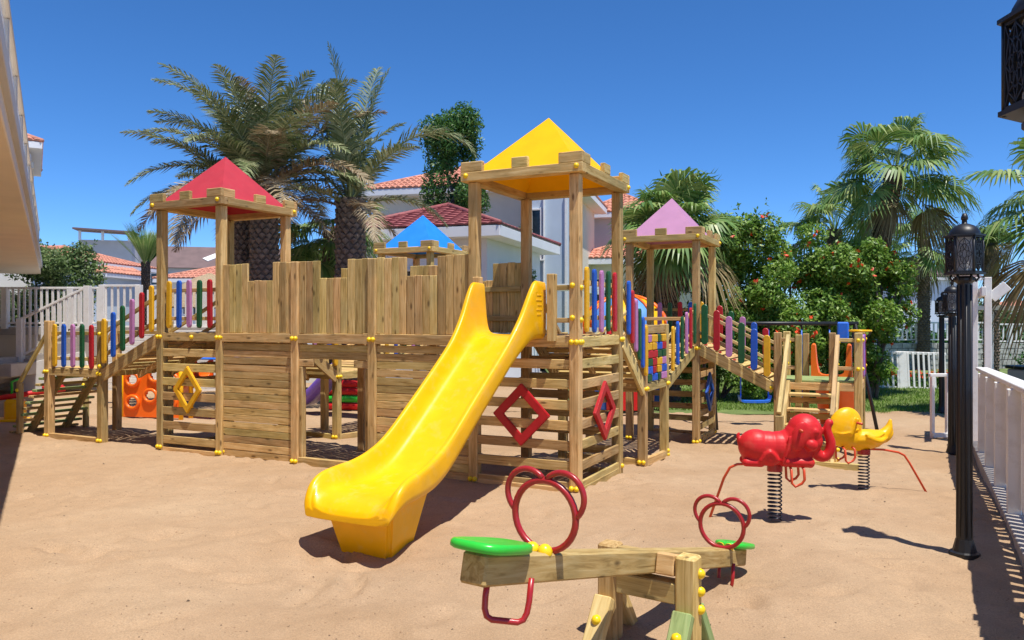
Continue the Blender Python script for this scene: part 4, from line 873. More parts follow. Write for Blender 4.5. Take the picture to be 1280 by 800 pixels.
def hip_roof(par, x0, x1, y0, y1, ze, zr, m, over=.5, colw=.24, course=.36, arch=.055, step=.03, fascia=.22, fm=WHITE2):
    """hip roof with ridge along the longer side"""
    X0, X1, Y0, Y1 = x0 - over, x1 + over, y0 - over, y1 + over; W, D = X1 - X0, Y1 - Y0; i = min(W, D) / 2
    if W >= D: Ra, Rb = (X0 + i, (Y0 + Y1) / 2, zr), (X1 - i, (Y0 + Y1) / 2, zr)
    else: Ra, Rb = ((X0 + X1) / 2, Y0 + i, zr), ((X0 + X1) / 2, Y1 - i, zr)
    c = [(X0, Y0, ze), (X1, Y0, ze), (X1, Y1, ze), (X0, Y1, ze)]
    vs = c + [Ra, Rb] + [(x, y, ze - fascia) for x, y, z in c]
    if W >= D: fs = [(0, 1, 5, 4), (1, 2, 5), (2, 3, 4, 5), (3, 0, 4)]
    else: fs = [(0, 1, 4), (1, 2, 5, 4), (2, 3, 5), (3, 0, 4, 5)]
    rf = add('roof', mesh('roof', vs[:6], fs, m), par)
    add('eave', mesh('eave', vs[:4] + vs[6:], [(0, 4, 5, 1), (1, 5, 6, 2), (2, 6, 7, 3), (3, 7, 4, 0), (4, 7, 6, 5)], fm), par)
    dz = V((0, 0, .012)); cc = [V(p) + dz for p in c]; A, B = V(Ra) + dz, V(Rb) + dz
    if W >= D: sl = [(cc[0], cc[1], A, B), (cc[1], cc[2], B, B), (cc[3], cc[0], A, A)]
    else: sl = [(cc[0], cc[1], A, A), (cc[1], cc[2], A, B), (cc[3], cc[0], B, A)]
    for q in sl: slope_tiles(*q, colw, course, arch, step, m, par=rf)
    hips = [(0, Ra), (1, Rb if W >= D else Ra), (2, Rb), (3, Ra if W >= D else Rb)]
    for k, r in hips: tube('ridge_tiles', rf, [V(c[k]) + V((0, 0, .04)), V(r) + V((0, 0, .05))], .075, m, 8)
    tube('ridge_tiles', rf, [V(Ra) + V((0, 0, .05)), V(Rb) + V((0, 0, .05))], .08, m, 8)
    return rf
def window(par, c, w, h, face='f', fm=WHITE, gm=DARKG):
    """frame, glass and sill in a wall; face f: wall towards -Y, r: towards +X"""
    rz = {'f': 0, 'r': R(90), 'l': R(-90)}[face]; o = add('window', boxm(w, .05, h, gm, .004), par, c, (0, 0, rz)); t = .07
    for s in (-1, 1): add('frame', boxm(t, .1, h + .14, fm, .006), o, (s * w / 2, -.03, 0)); add('frame', boxm(w - t, .1, t, fm, .006), o, (0, -.03, s * h / 2))
    add('mullion', boxm(.045, .08, h - t, fm, .004), o, (0, -.03, 0)); add('sill', boxm(w + .3, .2, .06, fm, .006), o, (0, -.09, -h / 2 - .1)); return o
def box_part(name, par, x0, x1, y0, y1, z0, z1, m, bev=.01): return block(name, par, ((x0 + x1) / 2, (y0 + y1) / 2, (z0 + z1) / 2), x1 - x0, y1 - y0, z1 - z0, m, bev)

def bungalow():
    T = thing('bungalow', 'white bungalow with dark red shingle hip roof and deep eaves behind the castle', 'house', (-.34, 22.0, -.3), -R(17.8))
    x0, x1, y0, y1 = -4.75, -.6, .6, 6.3
    box_part('wall', T, x0, x1, y0, y1, 0, 4.3, WHITE2)
    hip_roof(T, x0, x1, y0, y1, 4.62, 5.6, DKRED, .6, .34, .26, .02, .035, .0)
    # fascia with hanging drip boards
    for a, b in (((x0 - .58, y0 - .58), (x1 + .58, y0 - .58)), ((x1 + .58, y0 - .58), (x1 + .58, y1 + .58))):
        beam('fascia', T, (*a, 4.44), (*b, 4.44), .04, .3, WHITE2)
    block('soffit', T, ((x0 + x1) / 2, (y0 + y1) / 2, 4.32), x1 - x0 + 1.14, y1 - y0 + 1.14, .05, WHITE2)
    window(T, (-3.4, y0 - .01, 2.7), 1.1, 1.4); window(T, (-1.6, y0 - .01, 2.7), 1.1, 1.4)
    for k in range(2): window(T, (x1 + .01, 2.2 + 2.5 * k, 2.8), 1.1, 1.3, 'r')
    # white pergola on the garden side
    for k in range(7): beam('rafter', T, (x1 + .3, y1 - 1.2 + .35 * k, 3.05), (x1 + 2.2, y1 - 1.2 + .35 * k, 3.05), .08, .16, WHITE)
    beam('pergola_beam', T, (x1 + 2.0, y1 - 1.5, 2.9), (x1 + 2.0, y1 + 1.3, 2.9), .1, .16, WHITE); beam('post', T, (x1 + 2.0, y1 - 1.2, 0), (x1 + 2.0, y1 - 1.2, 2.8), .14, .14, WHITE, up=(0, 1, 0))
bungalow()
def tall_house():
    T = thing('tall_house', 'two storey cream house with terracotta tile roof above the bungalow', 'house', (-6.0, 33.5, -.3), -R(14))
    box_part('wall', T, 0, 8.6, 0, 7, 0, 7.2, CREAM); hip_roof(T, 0, 8.6, 0, 7, 7.4, 9.0, TERRA, .55, .26, .4, .07, .03, .25)
    box_part('bay', T, 6.9, 8.9, -1.0, .5, 0, 7.0, BLUEW); window(T, (7.25, -1.02, 5.3), .75, 1.9); window(T, (2, -.01, 5.2), 1.2, 1.4); window(T, (4.6, -.01, 5.2), 1.2, 1.4)
    beam('downpipe', T, (8.62, -1.06, 0), (8.62, -1.06, 6.9), .1, .1, WHITE, up=(0, 1, 0)); beam('corner_trim', T, (7.75, -1.03, 0), (7.75, -1.03, 7), .3, .05, WHITE, up=(1, 0, 0))
    for k in range(9): pass
    T = thing('tiled_house', 'cream house with two stepped terracotta roofs behind the pink tower', 'house', (3.2, 37, -.3), -R(12))
    box_part('wall', T, 0, 6.5, 0, 6, 0, 4.6, CREAM); hip_roof(T, 0, 6.5, 0, 6, 4.75, 6.1, TERRA, .6, .26, .4, .07, .03, .25); window(T, (1.2, -.01, 3.2), 1, 1.3); window(T, (3.6, -.01, 3.2), 1, 1.3)
    box_part('upper_wall', T, .2, 3.4, 3.2, 9, 4, 7.2, GREYW); hip_roof(T, .2, 3.4, 3.2, 9, 7.35, 8.5, TERRA, .5, .26, .4, .07, .03, .25)
tall_house()
def left_houses():
    T = thing('blue_house', 'pale blue house with terracotta tile roof behind the left tree', 'house', (-31.4, 42, 0), -R(4))
    box_part('wall', T, 0, 8.6, 0, 6, 0, 4.55, BLUEW); hip_roof(T, 0, 8.6, 0, 6, 4.7, 5.75, TERRA, .6, .28, .42, .07, .03, .2); window(T, (6.9, -.01, 3.0), 1.0, 2.0)
    box_part('porch', T, 8.6, 9.5, .5, 4, 0, 4.0, BLUEW); hip_roof(T, 8.6, 9.5, .5, 4, 4.1, 4.6, TERRA, .35, .28, .42, .07, .03, .2); beam('corner_trim', T, (8.45, -.03, 0), (8.45, -.03, 4.5), .25, .05, WHITE, up=(1, 0, 0))
    T = thing('low_house', 'low house with wide terracotta roof behind the small palm', 'house', (-19.4, 44, 0), R(-6))
    box_part('wall', T, 0, 9, 0, 6, 0, 3.8, WHITE2); hip_roof(T, 0, 9, 0, 6, 3.9, 5.0, TERRA, .6, .28, .42, .07, .03, .2)
    for k in range(3): window(T, (1.5 + 2.6 * k, -.01, 2.5), 1.2, 1.2)
    T = thing('hotel_block', 'large grey hotel block with brown mansard roof and skylights', 'hotel', (-53, 92, 0), R(14))
    box_part('wall', T, 0, 9.0, 0, 10, 0, 8.4, GREYW); box_part('stair_tower', T, 2.2, 7.8, -1.5, 6, 0, 11.0, GREYW); box_part('upper_floor', T, 9, 42, 1, 12, 0, 8.0, GREYW)
    vs = [(8.6, .2, 8.0), (42, .2, 8.0), (42, 5, 11.0), (8.6, 5, 11.0), (8.6, 12, 8.0), (42, 12, 8.0)]; add('roof', mesh('roof', vs, [(0, 1, 2, 3), (3, 2, 5, 4), (0, 3, 4), (1, 5, 2)], BROWNR), T)
    for k in range(7): beam('skylight', T, (15.5 + 2.1 * k, 1.9, 9.12), (16.9 + 2.1 * k, 3.1, 9.87), 1.0, .12, WHITE, up=(0, -.53, .85))
    for k in range(5): window(T, (10.5 + 3.6 * k, .98, 6.6), 2.2, 1.4)
    window(T, (7.0, -1.52, 7.0), 1.6, 1.5)
    for k in range(3): beam('balcony', T, (5.2, -2.4, 5.6 - 2.4 * k), (9.2, -2.4, 5.6 - 2.4 * k), 1.6, .9, WHITE2)
    beam('roof_slab', T, (2, -2.2, 12.1), (8.4, -2.2, 11.8), 3, .2, BROWNR)
    for x in (2.6, 5, 7.8): beam('roof_post', T, (x, -3, 10.8), (x, -3, 11.9), .25, .25, WHITE2, up=(0, 1, 0))
    block('plant_room', T, (30, 9, 10), 4, 3, 2.2, BLUEW)
    T = thing('white_building', 'distant white building with blue tinted lower floor between the palms', 'building', (-20.5, 64, 0), 0)
    box_part('wall', T, 0, 14, 0, 8, 0, 5.2, BLUEW); vs = [(-.4, -.5, 5.2), (14.4, -.5, 5.2), (14.4, 4, 7.6), (-.4, 4, 7.6), (-.4, 8, 5.2), (14.4, 8, 5.2)]; add('roof', mesh('roof', vs, [(0, 1, 2, 3), (3, 2, 5, 4), (0, 3, 4), (1, 5, 2)], BROWNR), T)
    for k in range(5): window(T, (1.5 + 2.6 * k, -.01, 4.0), 1.7, 1.2); beam('skylight', T, (1.0 + 2.6 * k, .6, 5.82), (2.4 + 2.6 * k, 1.6, 6.36), .8, .1, WHITE, up=(0, -.5, .8))
    T = thing('villa', 'far pale villa with brown roof seen past the right palms', 'house', (30.5, 62, -.3), R(8))
    box_part('wall', T, 0, 7, 0, 6, 0, 5.2, BLUEW); hip_roof(T, 0, 7, 0, 6, 5.3, 6.6, BROWNR, .5, .5, .6, .05, .03, .2); window(T, (2.4, -.01, 2.6), .9, 1.2); window(T, (4.6, -.01, 2.6), .9, 1.2)
    T = thing('distant_house', 'tiny distant house with red roof above the hedge', 'house', (66, 105, -.3), R(0)); box_part('wall', T, 0, 7, 0, 6, 0, 3.2, WHITE2); hip_roof(T, 0, 7, 0, 6, 3.3, 4.6, TERRA, .5, .6, .8, .05, .03, .2)
left_houses()
def balcony_house():
    A = V((-2.45, 3.6, 0)); B = V((-13.75, 22.75, 0)); d = (B - A).normalized(); L = (B - A).length
    T = thing('balcony_building', 'cream apartment building with glass fronted balcony overhanging the sand', 'building', (A.x, A.y, 0), math.atan2(d.y, d.x))
    zs = 2.93
    block('balcony_slab', T, (L / 2, 1.55, zs + .14), L, 3.1, .28, SOFFIT, .01); beam('slab_trim', T, (-.05, -.02, zs + .24), (L + .03, -.02, zs + .24), .05, .16, GREYW)
    block('wall', T, (L / 2 - 3, 5.1, 3.1), L + 4, 6, 6.4, CREAM, .01)
    for k in range(13):
        x = L * k / 12; beam('rail_post', T, (x, .06, zs + .28), (x, .06, zs + 1.28), .05, .04, GREYW, up=(0, 1, 0))
        if k < 12: block('glass_panel', T, (L * (k + .5) / 12, .06, zs + .82), L / 12 - .07, .012, .84, GLASS, .002)
    beam('handrail', T, (-.05, .06, zs + 1.31), (L + .05, .06, zs + 1.31), .07, .05, GREYW)
    T = thing('tiled_wing', 'narrow white building end with terracotta eave beyond the balcony', 'building', (-17.25, 23.1, -.2), R(31.5))
    box_part('wall', T, 0, 2.55, 0, 5, 0, 7.0, WHITE2); hip_roof(T, 0, 2.55, 0, 5, 7.35, 8.1, TERRA, .3, .24, .36, .06, .03, .2); box_part('cornice', T, -.1, 2.62, -.06, 5.1, 6.55, 6.75, CREAM)
balcony_house()

# ------------------------------------------------------------------ terrace, stairs and railings on the left
def railing(T, x0, x1, y, z, h=1.0, pitch=.14, dz=0, posts=(0, 1)):
    """white railing from x0 to x1 (z changes by dz)"""
    n = max(1, int(abs(x1 - x0) / pitch))
    beam('handrail', T, (x0, y, z + h), (x1, y, z + dz + h), .07, .055, WHITE); beam('bottom_rail', T, (x0, y, z + .1), (x1, y, z + dz + .1), .05, .05, WHITE)
    for k in range(n): f = (k + .5) / n; x = x0 + (x1 - x0) * f; zz = z + dz * f; beam('baluster', T, (x, y, zz + .12), (x, y, zz + h - .03), .035, .055, WHITE, up=(1, 0, 0), bev=.004)
    for f in posts: x = x0 + (x1 - x0) * f; beam('post', T, (x, y - .01, z + dz * f - .05), (x, y - .01, z + dz * f + h + .02), .14, .16, WHITE, up=(0, 1, 0))
def terrace():
    y = 20.0; T = thing('terrace', 'raised white terrace with boarded front wall and railing left of the castle', 'terrace', (0, 0, 0)); zt = 1.42
    block('floor', T, (-13, y + 2.6, zt - .1), 12, 5.2, .2, CONC, .01); block('wall', T, (-14.6, y + .15, .55), 8, .2, 1.6, CREAM, .01)
    for k in range(12): beam('siding_board', T, (-10.6, y + .0, -.22 + .135 * k), (-5.8, y + .0, -.22 + .135 * k), .03, .125, WHITE)
    railing(T, -13.6, -10.55, y, zt, posts=(.2, .75, 1)); railing(T, -10.5, -9.55, y, zt + .06, posts=(0, .98)); railing(T, -9.4, -6.6, y + .3, zt - .06, posts=(0, .5, 1))
    T = thing('stairs', 'white outdoor stairs with sloping railing leading down from the terrace', 'stairs', (0, 0, 0)); ys = 19.2
    n = 6; xa, xb, za, zb = -10.45, -12.1, 1.42, .62
    for k in range(n): block('step', T, (xa + (xb - xa) * (k + .5) / n, ys + .4, za - .13 * (k + 1) + .0 - .3), (xa - xb) / n, .8, .6, CONC, .008)
    railing(T, xb, xa, ys, zb, dz=za - zb, posts=(0, 1)); beam('side_wall', T, (xb, ys - .0, .14), (xa, ys - .0, .5), .06, .7, WHITE)
    for k in range(5): block('step', T, (xb - .14 - .28 * k, ys - .2, .45 - .14 * k), .28, 1.4, .5, CONC, .008)
    railing(T, xb - 1.5, xb - .1, ys - .95, -.18, dz=.78, posts=(0, 1)); block('landing', T, (xb + .1, ys - .3, .42), .6, 1.4, .3, CONC, .008)
terrace()

# ------------------------------------------------------------------ far fence, stone wall, hedge on the right
def far_right():
    y = 28.5; T = thing('picket_fence', 'white picket fence on a low stone wall across the lawn', 'fence', (0, y, 0)); xs = 12.6
    for x0, x1, z in ((12.4, 17.3, .78), (17.4, 19.0, .72)): railing(T, x0, x1, 0, z, .72, .16, posts=(0, .5, 1))
    T = thing('stone_wall', 'low rough grey stone wall under the white picket fence', 'wall', (15.8, y, 0)); block('wall_core', T, (0, .12, .2), 7.2, .3, 1.1, STONE, .02)
    r = random.Random(4)
    vs_ = []
    for row in range(5):
        x = -3.55
        while x < 3.5:
            w = r.uniform(.22, .42); vs_.append(box_geo((x + w / 2, -.05 - r.uniform(0, .03), -.24 + .2 * row + .1), w - .03, .08, .175)); x += w
    v, f = join_geo(vs_); o = add('stones', mesh('stones', v, f, STONE), T); o['kind'] = 'stuff'
    # loose fence panel leaning back
    T = thing('fence_panel', 'loose white fence panel leaning on the lawn by orange flowers', 'fence panel', G(10.2, 20.0), R(-4)); lean = .35
    for z in (.08, .98): beam('rail', T, (-.85, z * lean * .3, z), (.95, z * lean * .3, z - .06), .05, .07, WHITE)
    for k in range(14):
        x = -.8 + .13 * k; beam('slat', T, (x, -.03, .04 - .03 * k / 14), (x, .98 * lean * .3 - .03, 1.0 - .06 * k / 14), .03, .05 if k != 5 else .2, WHITE, up=(1, 0, 0), bev=.004)
    T = thing('flower_bed', 'row of orange flowers with low green leaves behind the leaning panel', 'flowers', G(10.4, 20.5)); vs = []; 
    n = 900; P = RNG.uniform((-1.3, -.1, .05), (1.5, .3, .38), (n, 3)); leafs(T, 'leaves', P, .06, HEDGE, 1)
    P = RNG.uniform((-1.2, -.15, .3), (1.5, .25, .48), (260, 3)); leafs(T, 'blossoms', P, .05, FLOWER, 2)
def leafs(par, name, P, size, m, seed=0, nrm=None, aspect=.45, jitter=1.0, kind=None):
    """one small folded leaf (two triangles, rhombus) at every point of P"""
    r = np.random.default_rng(seed); n = len(P); d = r.normal(0, 1, (n, 3)); 
    if nrm is not None: d = d * jitter + nrm
    d /= np.linalg.norm(d, axis=1)[:, None] + 1e-9; t = r.normal(0, 1, (n, 3)); s = np.cross(d, t); s /= np.linalg.norm(s, axis=1)[:, None] + 1e-9; u = np.cross(s, d)
    sz = size * r.uniform(.6, 1.4, n)[:, None]
    a = P - u * sz; b = P + s * sz * aspect + d * sz * .12; c = P + u * sz; e = P - s * sz * aspect + d * sz * .12
    v = np.stack([a, b, c, e], 1).reshape(-1, 3); o = add(name, np_mesh(name, v, np.arange(4 * n).reshape(-1, 4), m), par)
    if kind: o['kind'] = kind
    return o
def clump_points(cl, n, seed, shell=.45):
    """points through ellipsoid clumps (x,y,z,rx,ry,rz), denser towards the skin; also outward directions"""
    r = np.random.default_rng(seed); C = np.array(cl, float); vol = C[:, 3] * C[:, 4] + C[:, 4] * C[:, 5]; pick = r.choice(len(C), n, p=vol / vol.sum()); d = r.normal(0, 1, (n, 3)); d /= np.linalg.norm(d, axis=1)[:, None]
    rad = 1 - shell * r.random(n) ** 1.3 + r.normal(0, .05, n); P = C[pick, :3] + d * C[pick, 3:] * rad[:, None]; return P, d
def limb(T, p0, p1, r0, r1, m=BARK, name='branch'):
    p0, p1 = V(p0), V(p1); mid = p0.lerp(p1, .5) + V((random.uniform(-.1, .1), random.uniform(-.1, .1), 0)) * (p1 - p0).length; P = catmull([(*p0, r0), (*mid, (r0 + r1) / 2), (*p1, r1)], 4); return tube(name, T, [p[:3] for p in P], [p[3] for p in P], m, 7)
def shrub(name, label, cat, x, y, clumps, n, size, m, seed, flowers=0, group=None, z=None, stems=4):
    T = thing(name, label, cat, G(x, y) if z is None else (x, y, z), 0, group); P, d = clump_points(clumps, n, seed); nr = d * .8 + np.array([.1, -.2, .6]); P = P[P[:, 2] > .02]; nr = nr[:len(P)]
    leafs(T, 'crown', P, size, m, seed, nr, .42, .8)
    rr = random.Random(seed)
    for k in range(stems): c = clumps[rr.randrange(len(clumps))]; limb(T, (rr.uniform(-.15, .15), rr.uniform(-.15, .15), -.1), (c[0], c[1], c[2]), .05, .018, BARK, 'trunk' if k == 0 else 'branch')
    # loose twigs sticking out of the outline
    Q, e = clump_points(clumps, 60, seed + 5, .02); vs = []; L2 = []
    for p, dd in zip(Q, e):
        if dd[2] < -.1: continue
        ln = rr.uniform(.1, .26); tip = p + (dd + np.array([0, 0, .6])) * ln
        for q in np.linspace(0, 1, 9): L2.append(p + (tip - p) * q + RNG.normal(0, .03, 3))
    if L2: leafs(T, 'twig_leaves', np.array(L2), size, m, seed + 6)
    if flowers:
        Pf, df = clump_points(clumps, flowers * 5, seed + 9, .08); Pf = Pf[(df[:, 1] < .15)][:flowers]; bl = np.repeat(Pf, 5, 0) + RNG.normal(0, .02, (len(Pf) * 5, 3)); leafs(T, 'blossoms', bl, .042, FLOWER, seed + 11, None, .6)
    return T
far_right()
def rclumps(seed, n, rx, ry, z0, z1, r0, r1):
    r = random.Random(seed); out = []
    for k in range(n):
        a = r.uniform(0, 6.28); q = math.sqrt(r.random()); z = r.uniform(z0, z1); t = 1 - .3 * ((z - z0) / (z1 - z0)) ** 2; c = r.uniform(r0, r1); out.append((rx * q * math.cos(a) * t, ry * q * math.sin(a) * t, z, c, c * .9, c * r.uniform(.7, 1)))
    return out
gp = 'pomegranate shrubs along the back of the sand'
shrub('pomegranate_shrub', 'tall leafy shrub with orange flowers beside the pink tower', 'shrub', 4.7, 17.6, rclumps(1, 64, 1.25, .9, .5, 4.0, .22, .46), 33000, .052, BUSH, 1, 50, gp)
shrub('pomegranate_shrub', 'broad leafy shrub with many orange flowers behind the swing', 'shrub', 6.0, 17.4, rclumps(2, 66, 1.4, .9, .5, 3.75, .22, .5), 34000, .052, BUSH, 2, 90, gp)
shrub('pomegranate_shrub', 'leafy flowering shrub below the tall fan palm', 'shrub', 7.45, 17.6, rclumps(3, 54, 1.0, .8, .4, 3.4, .2, .45), 27000, .052, BUSH, 3, 75, gp)
shrub('pomegranate_shrub', 'loose flowering shrub at the lawn end of the shrub row', 'shrub', 8.2, 17.7, rclumps(4, 34, .85, .6, 1.75, 3.2, .16, .36), 14000, .05, BUSH, 4, 45, gp)
shrub('laurel_shrub', 'dark leafy shrub under the pink tower palm', 'shrub', 3.3, 18.6, rclumps(5, 12, .8, .7, .5, 2.3, .4, .6), 8000, .06, HEDGE, 5)
shrub('clipped_hedge', 'long dark green hedge behind the picket fence', 'hedge', 17.5, 31.5, [(x, RNG.uniform(-.2, .2), RNG.uniform(.6, 1.3), .6, .5, .5) for x in np.arange(-5.5, 6, .42)], 14000, .08, HEDGE, 6, stems=2)
shrub('clipped_hedge', 'clipped dark hedge block beyond the grey bin', 'hedge', 16.8, 22.5, [(x, RNG.uniform(-.2, .2), RNG.uniform(.4, .7), .5, .5, .4) for x in np.arange(-1.6, 2.4, .4)], 5000, .06, HEDGE, 16, stems=2)
shrub('olive_tree', 'round grey green tree between the balcony and the blue house', 'tree', -13.75, 23.4, rclumps(7, 50, 1.25, 1.0, 1.0, 3.9, .3, .55), 20000, .06, OLIVE, 7)
shrub('olive_tree', 'leafy tree under the end of the balcony', 'tree', -15.6, 24.5, rclumps(8, 16, 1.5, 1.0, .8, 2.6, .5, .8), 10000, .07, OLIVE, 8)
shrub('distant_trees', 'hazy row of distant trees above the right hedge', 'trees', 47, 75, [(x, RNG.uniform(-1, 1), RNG.uniform(1, 2.6), 1.6, 1.2, 1.3) for x in np.arange(-8, 12, 1.1)], 7000, .22, OLIVE, 9)

def garden_tree():
    T = thing('garden_tree', 'tall leafy tree rising behind the bungalow roof', 'tree', (-2.05, 27.2, -.2)); r = random.Random(3)
    limb(T, (0, 0, -.1), (0, 0, 4.6), .22, .17, BARK, 'trunk'); top = V((.1, 0, 6.2)); limb(T, (0, 0, 4.5), top, .17, .08)
    cl = []
    for k in range(34):
        a = r.uniform(0, 6.28); z = r.uniform(3.6, 8.7); q = r.uniform(.3, 1.35) * (1 - .5 * abs(z - 6.4) / 3.2); x, y = q * math.cos(a), q * math.sin(a); c = r.uniform(.38, .62); cl.append((x, y, z, c, c, c * 1.15))
        if k % 3 == 0: limb(T, (0, 0, max(2.5, z - 1.3)), (x, y, z), .06, .02)
    for k in range(9): cl.append((r.uniform(.9, 2.6), r.uniform(-.6, .6), r.uniform(2.8, 4.9), .5, .5, .5))
    P, d = clump_points(cl, 24000, 31, .6); leafs(T, 'crown', P, .085, TREEL, 31, d * .5 + np.array([0, 0, .4]), .3, .9)
garden_tree()

# ------------------------------------------------------------------ palms
def date_frond(el, L, curl, seed, m, twist=.0, pw=1.35):
    """feather leaf in the XZ plane: starts at elevation el, arches down"""
    r = np.random.default_rng(seed); n = 26; ang = el; P = [np.zeros(3)]; ds = L / n
    for k in range(n):
        f = (k + 1) / n; ang_k = el - curl * f ** pw; P.append(P[-1] + np.array([math.cos(ang_k) * ds, twist * ds * f, math.sin(ang_k) * ds]))
    P = np.array(P); vs, fs = tube_geo([tuple(p) for p in P], [max(.006, .035 * (1 - i / n) ** 1.2) for i in range(n + 1)], 4); vs = [tuple(v) for v in vs]
    m_ = 88
    for k in range(m_):
        f = .14 + .86 * (k + .5) / m_; i = min(n - 1, int(f * n)); t = f * n - i; p = P[i] * (1 - t) + P[i + 1] * t; d = P[i + 1] - P[i]; d /= np.linalg.norm(d); side = np.array([0, 1, 0]); nr = np.cross(d, side); nr = -nr if nr[2] < 0 else nr
        ln = L * .2 * (math.sin(math.pi * min(1, f * .93 + .08)) ** .55) * r.uniform(.8, 1.1)
        for s in (-1, 1):
            fwd = .55 + .5 * f + r.normal(0, .1); q = d * fwd + side * s * r.uniform(.75, 1) + nr * r.uniform(-.1, .5); q /= np.linalg.norm(q); w = .0155 + .006 * r.random(); a = d * w
            tip = p + q * ln + np.array([0, 0, -.22 * ln]); mid = p + q * ln * .5 + nr * .0; b = len(vs); vs += [tuple(p - a * .6), tuple(p + a * .6), tuple(mid + a), tuple(mid - a), tuple(tip)]; fs += [(b, b + 1, b + 2, b + 3), (b + 3, b + 2, b + 4)]
    return mesh('frond', vs, fs, m)
def stub_trunk(T, H, r0, r1, seed, lean=(0, 0), stubs=True, m1=TRUNK, m2=STUB, sc=1.0):
    rr = random.Random(seed); n = 14; pts = [(lean[0] * k / n, lean[1] * k / n, -.2 + (H + .2) * k / n) for k in range(n + 1)]; rad = [(r0 + (r1 - r0) * k / n) * rr.uniform(.95, 1.05) for k in range(n + 1)]
    tk = tube('trunk', T, pts, rad, m1, 16)
    if stubs:
        parts = []; rows = int(H / (.105 * sc)); per = 11
        for i in range(rows):
            f = (i + .5) / rows; z = H * f; r = (r0 + (r1 - r0) * f); cx, cy = lean[0] * f, lean[1] * f
            for k in range(per):
                a = 2 * math.pi * (k + .5 * (i % 2)) / per + rr.uniform(-.06, .06); c, s = math.cos(a), math.sin(a); w = r * 2 * math.pi / per * .48; h = .085 * sc; o = .045 * sc * rr.uniform(.6, 1.4)
                P = lambda u, out, zz: V((cx + c * (r * .96 + out) - s * u, cy + s * (r * .96 + out) + c * u, z + zz))
                parts.append(([P(-w, 0, 0), P(0, 0, -h), P(w, 0, 0), P(0, 0, h * .7), P(-w * .6, o, .02), P(0, o * .9, -h * .35), P(w * .6, o, .02), P(0, o * 1.1, h * .5)], [(0, 1, 5, 4), (1, 2, 6, 5), (2, 3, 7, 6), (3, 0, 4, 7), (4, 5, 6, 7)]))
        v, f = join_geo(parts); add('leaf_bases', mesh('leaf_bases', v, f, m2), tk)
    return tk
_fr = {}
def date_palm(label, x, y, H, L, n, seed, extra=(), rad=.27, lean=(0, 0), upright=0):
    T = thing('date_palm', label, 'palm tree', (x, y, -.2)); rr = random.Random(seed); stub_trunk(T, H, rad, rad * .95, seed, lean)
    for k in range(n):
        f = (k + .5) / n; el = 86 - 78 * f ** 1.05 + rr.uniform(-7, 7) + upright * (1 - f); cls = round(el / 14); old = f > .82 or rr.random() < .08; key = (cls, old, rr.randrange(2), round(L, 1))
        if key not in _fr: _fr[key] = date_frond(R(cls * 14), L, R(62 + 12 * (cls < 3) + rr.uniform(-14, 14)), hash(key) % 9999, PHXD if old else PHX, rr.uniform(-.15, .15))
        o = add('frond', _fr[key], T, (lean[0], lean[1], H - .05 - .25 * f), (rr.uniform(-.1, .1), 0, k * 2.39996 + rr.uniform(-.2, .2)), rr.uniform(.82, 1.08))
    for el, az, ln, cu in extra: add('frond', date_frond(R(el), ln, R(cu), seed + int(az), PHX, 0, 2.2), T, (lean[0], lean[1], H - .1), (0, 0, R(az)))
    return T
date_palm('tall date palm with wide feathery crown behind the red roof', -5.15, 16.2, 4.75, 2.95, 46, 11, rad=.28)
date_palm('second date palm trunk crowded against the wide feathery palm', -5.75, 16.5, 4.45, 2.6, 16, 12, rad=.22)
date_palm('date palm with upright fronds and one long arching frond above the palisade', -3.40, 16.4, 4.35, 2.5, 11, 13, extra=((56, -8, 3.5, 120), (80, 60, 3.3, 20), (86, 200, 3.4, 12), (74, 130, 3.2, 30), (70, 170, 3.1, 40), (80, 20, 3.1, 18), (66, 90, 3.0, 35)), rad=.30, upright=10)

def fan_leaf(el, pet, r, seed, m, droop=.35, spread=125):
    rg = np.random.default_rng(seed); vs, fs = tube_geo([(0, 0, 0), (math.cos(el) * pet * .5, 0, math.sin(el) * pet * .5 + .03), (math.cos(el - .15) * pet, 0, math.sin(el - .15) * pet)], [.018, .014, .011], 4); vs = [tuple(v) for v in vs]
    base = np.array([math.cos(el - .15) * pet, 0, math.sin(el - .15) * pet]); e2 = el - .3; d = np.array([math.cos(e2), 0, math.sin(e2)]); side = np.array([0., 1, 0]); nr = np.cross(d, side); nr = -nr if nr[2] < 0 else nr; n = 40
    for k in range(n):
        a = R(-spread + 2 * spread * (k + .5) / n); q = d * math.cos(a) + side * math.sin(a); ln = r * (.72 + .28 * math.cos(a * .7)) * rg.uniform(.9, 1.06); hw = math.tan(R(spread) / n) * 1.25
        up = nr * (.10 if k % 2 else -.02); perp = np.cross(nr, q); pts = []
        for f, wf in ((.04, .3), (.35, .95), (.62, .95), (.85, .4)):
            c = base + q * ln * f + up * math.sin(f * 3.1) * .25 - np.array([0, 0, droop * ln * max(0, f - .35) ** 2 * 2.6 * rg.uniform(.7, 1.3)]) + nr * .18 * abs(math.sin(a)) * f * ln; w = min(ln * f, ln * .55) * hw * wf + .002; pts.append((c - perp * w, c + perp * w))
        tip = base + q * ln - np.array([0, 0, droop * ln * .95 * rg.uniform(.7, 1.5)]) + nr * .15 * abs(math.sin(a)) * ln; b = len(vs)
        for a_, b_ in pts: vs += [tuple(a_), tuple(b_)]
        vs.append(tuple(tip)); fs += [(b, b + 1, b + 3, b + 2), (b + 2, b + 3, b + 5, b + 4), (b + 4, b + 5, b + 7, b + 6), (b + 6, b + 7, b + 8)]
    return mesh('fan_leaf', vs, fs, m)
_fl = {}
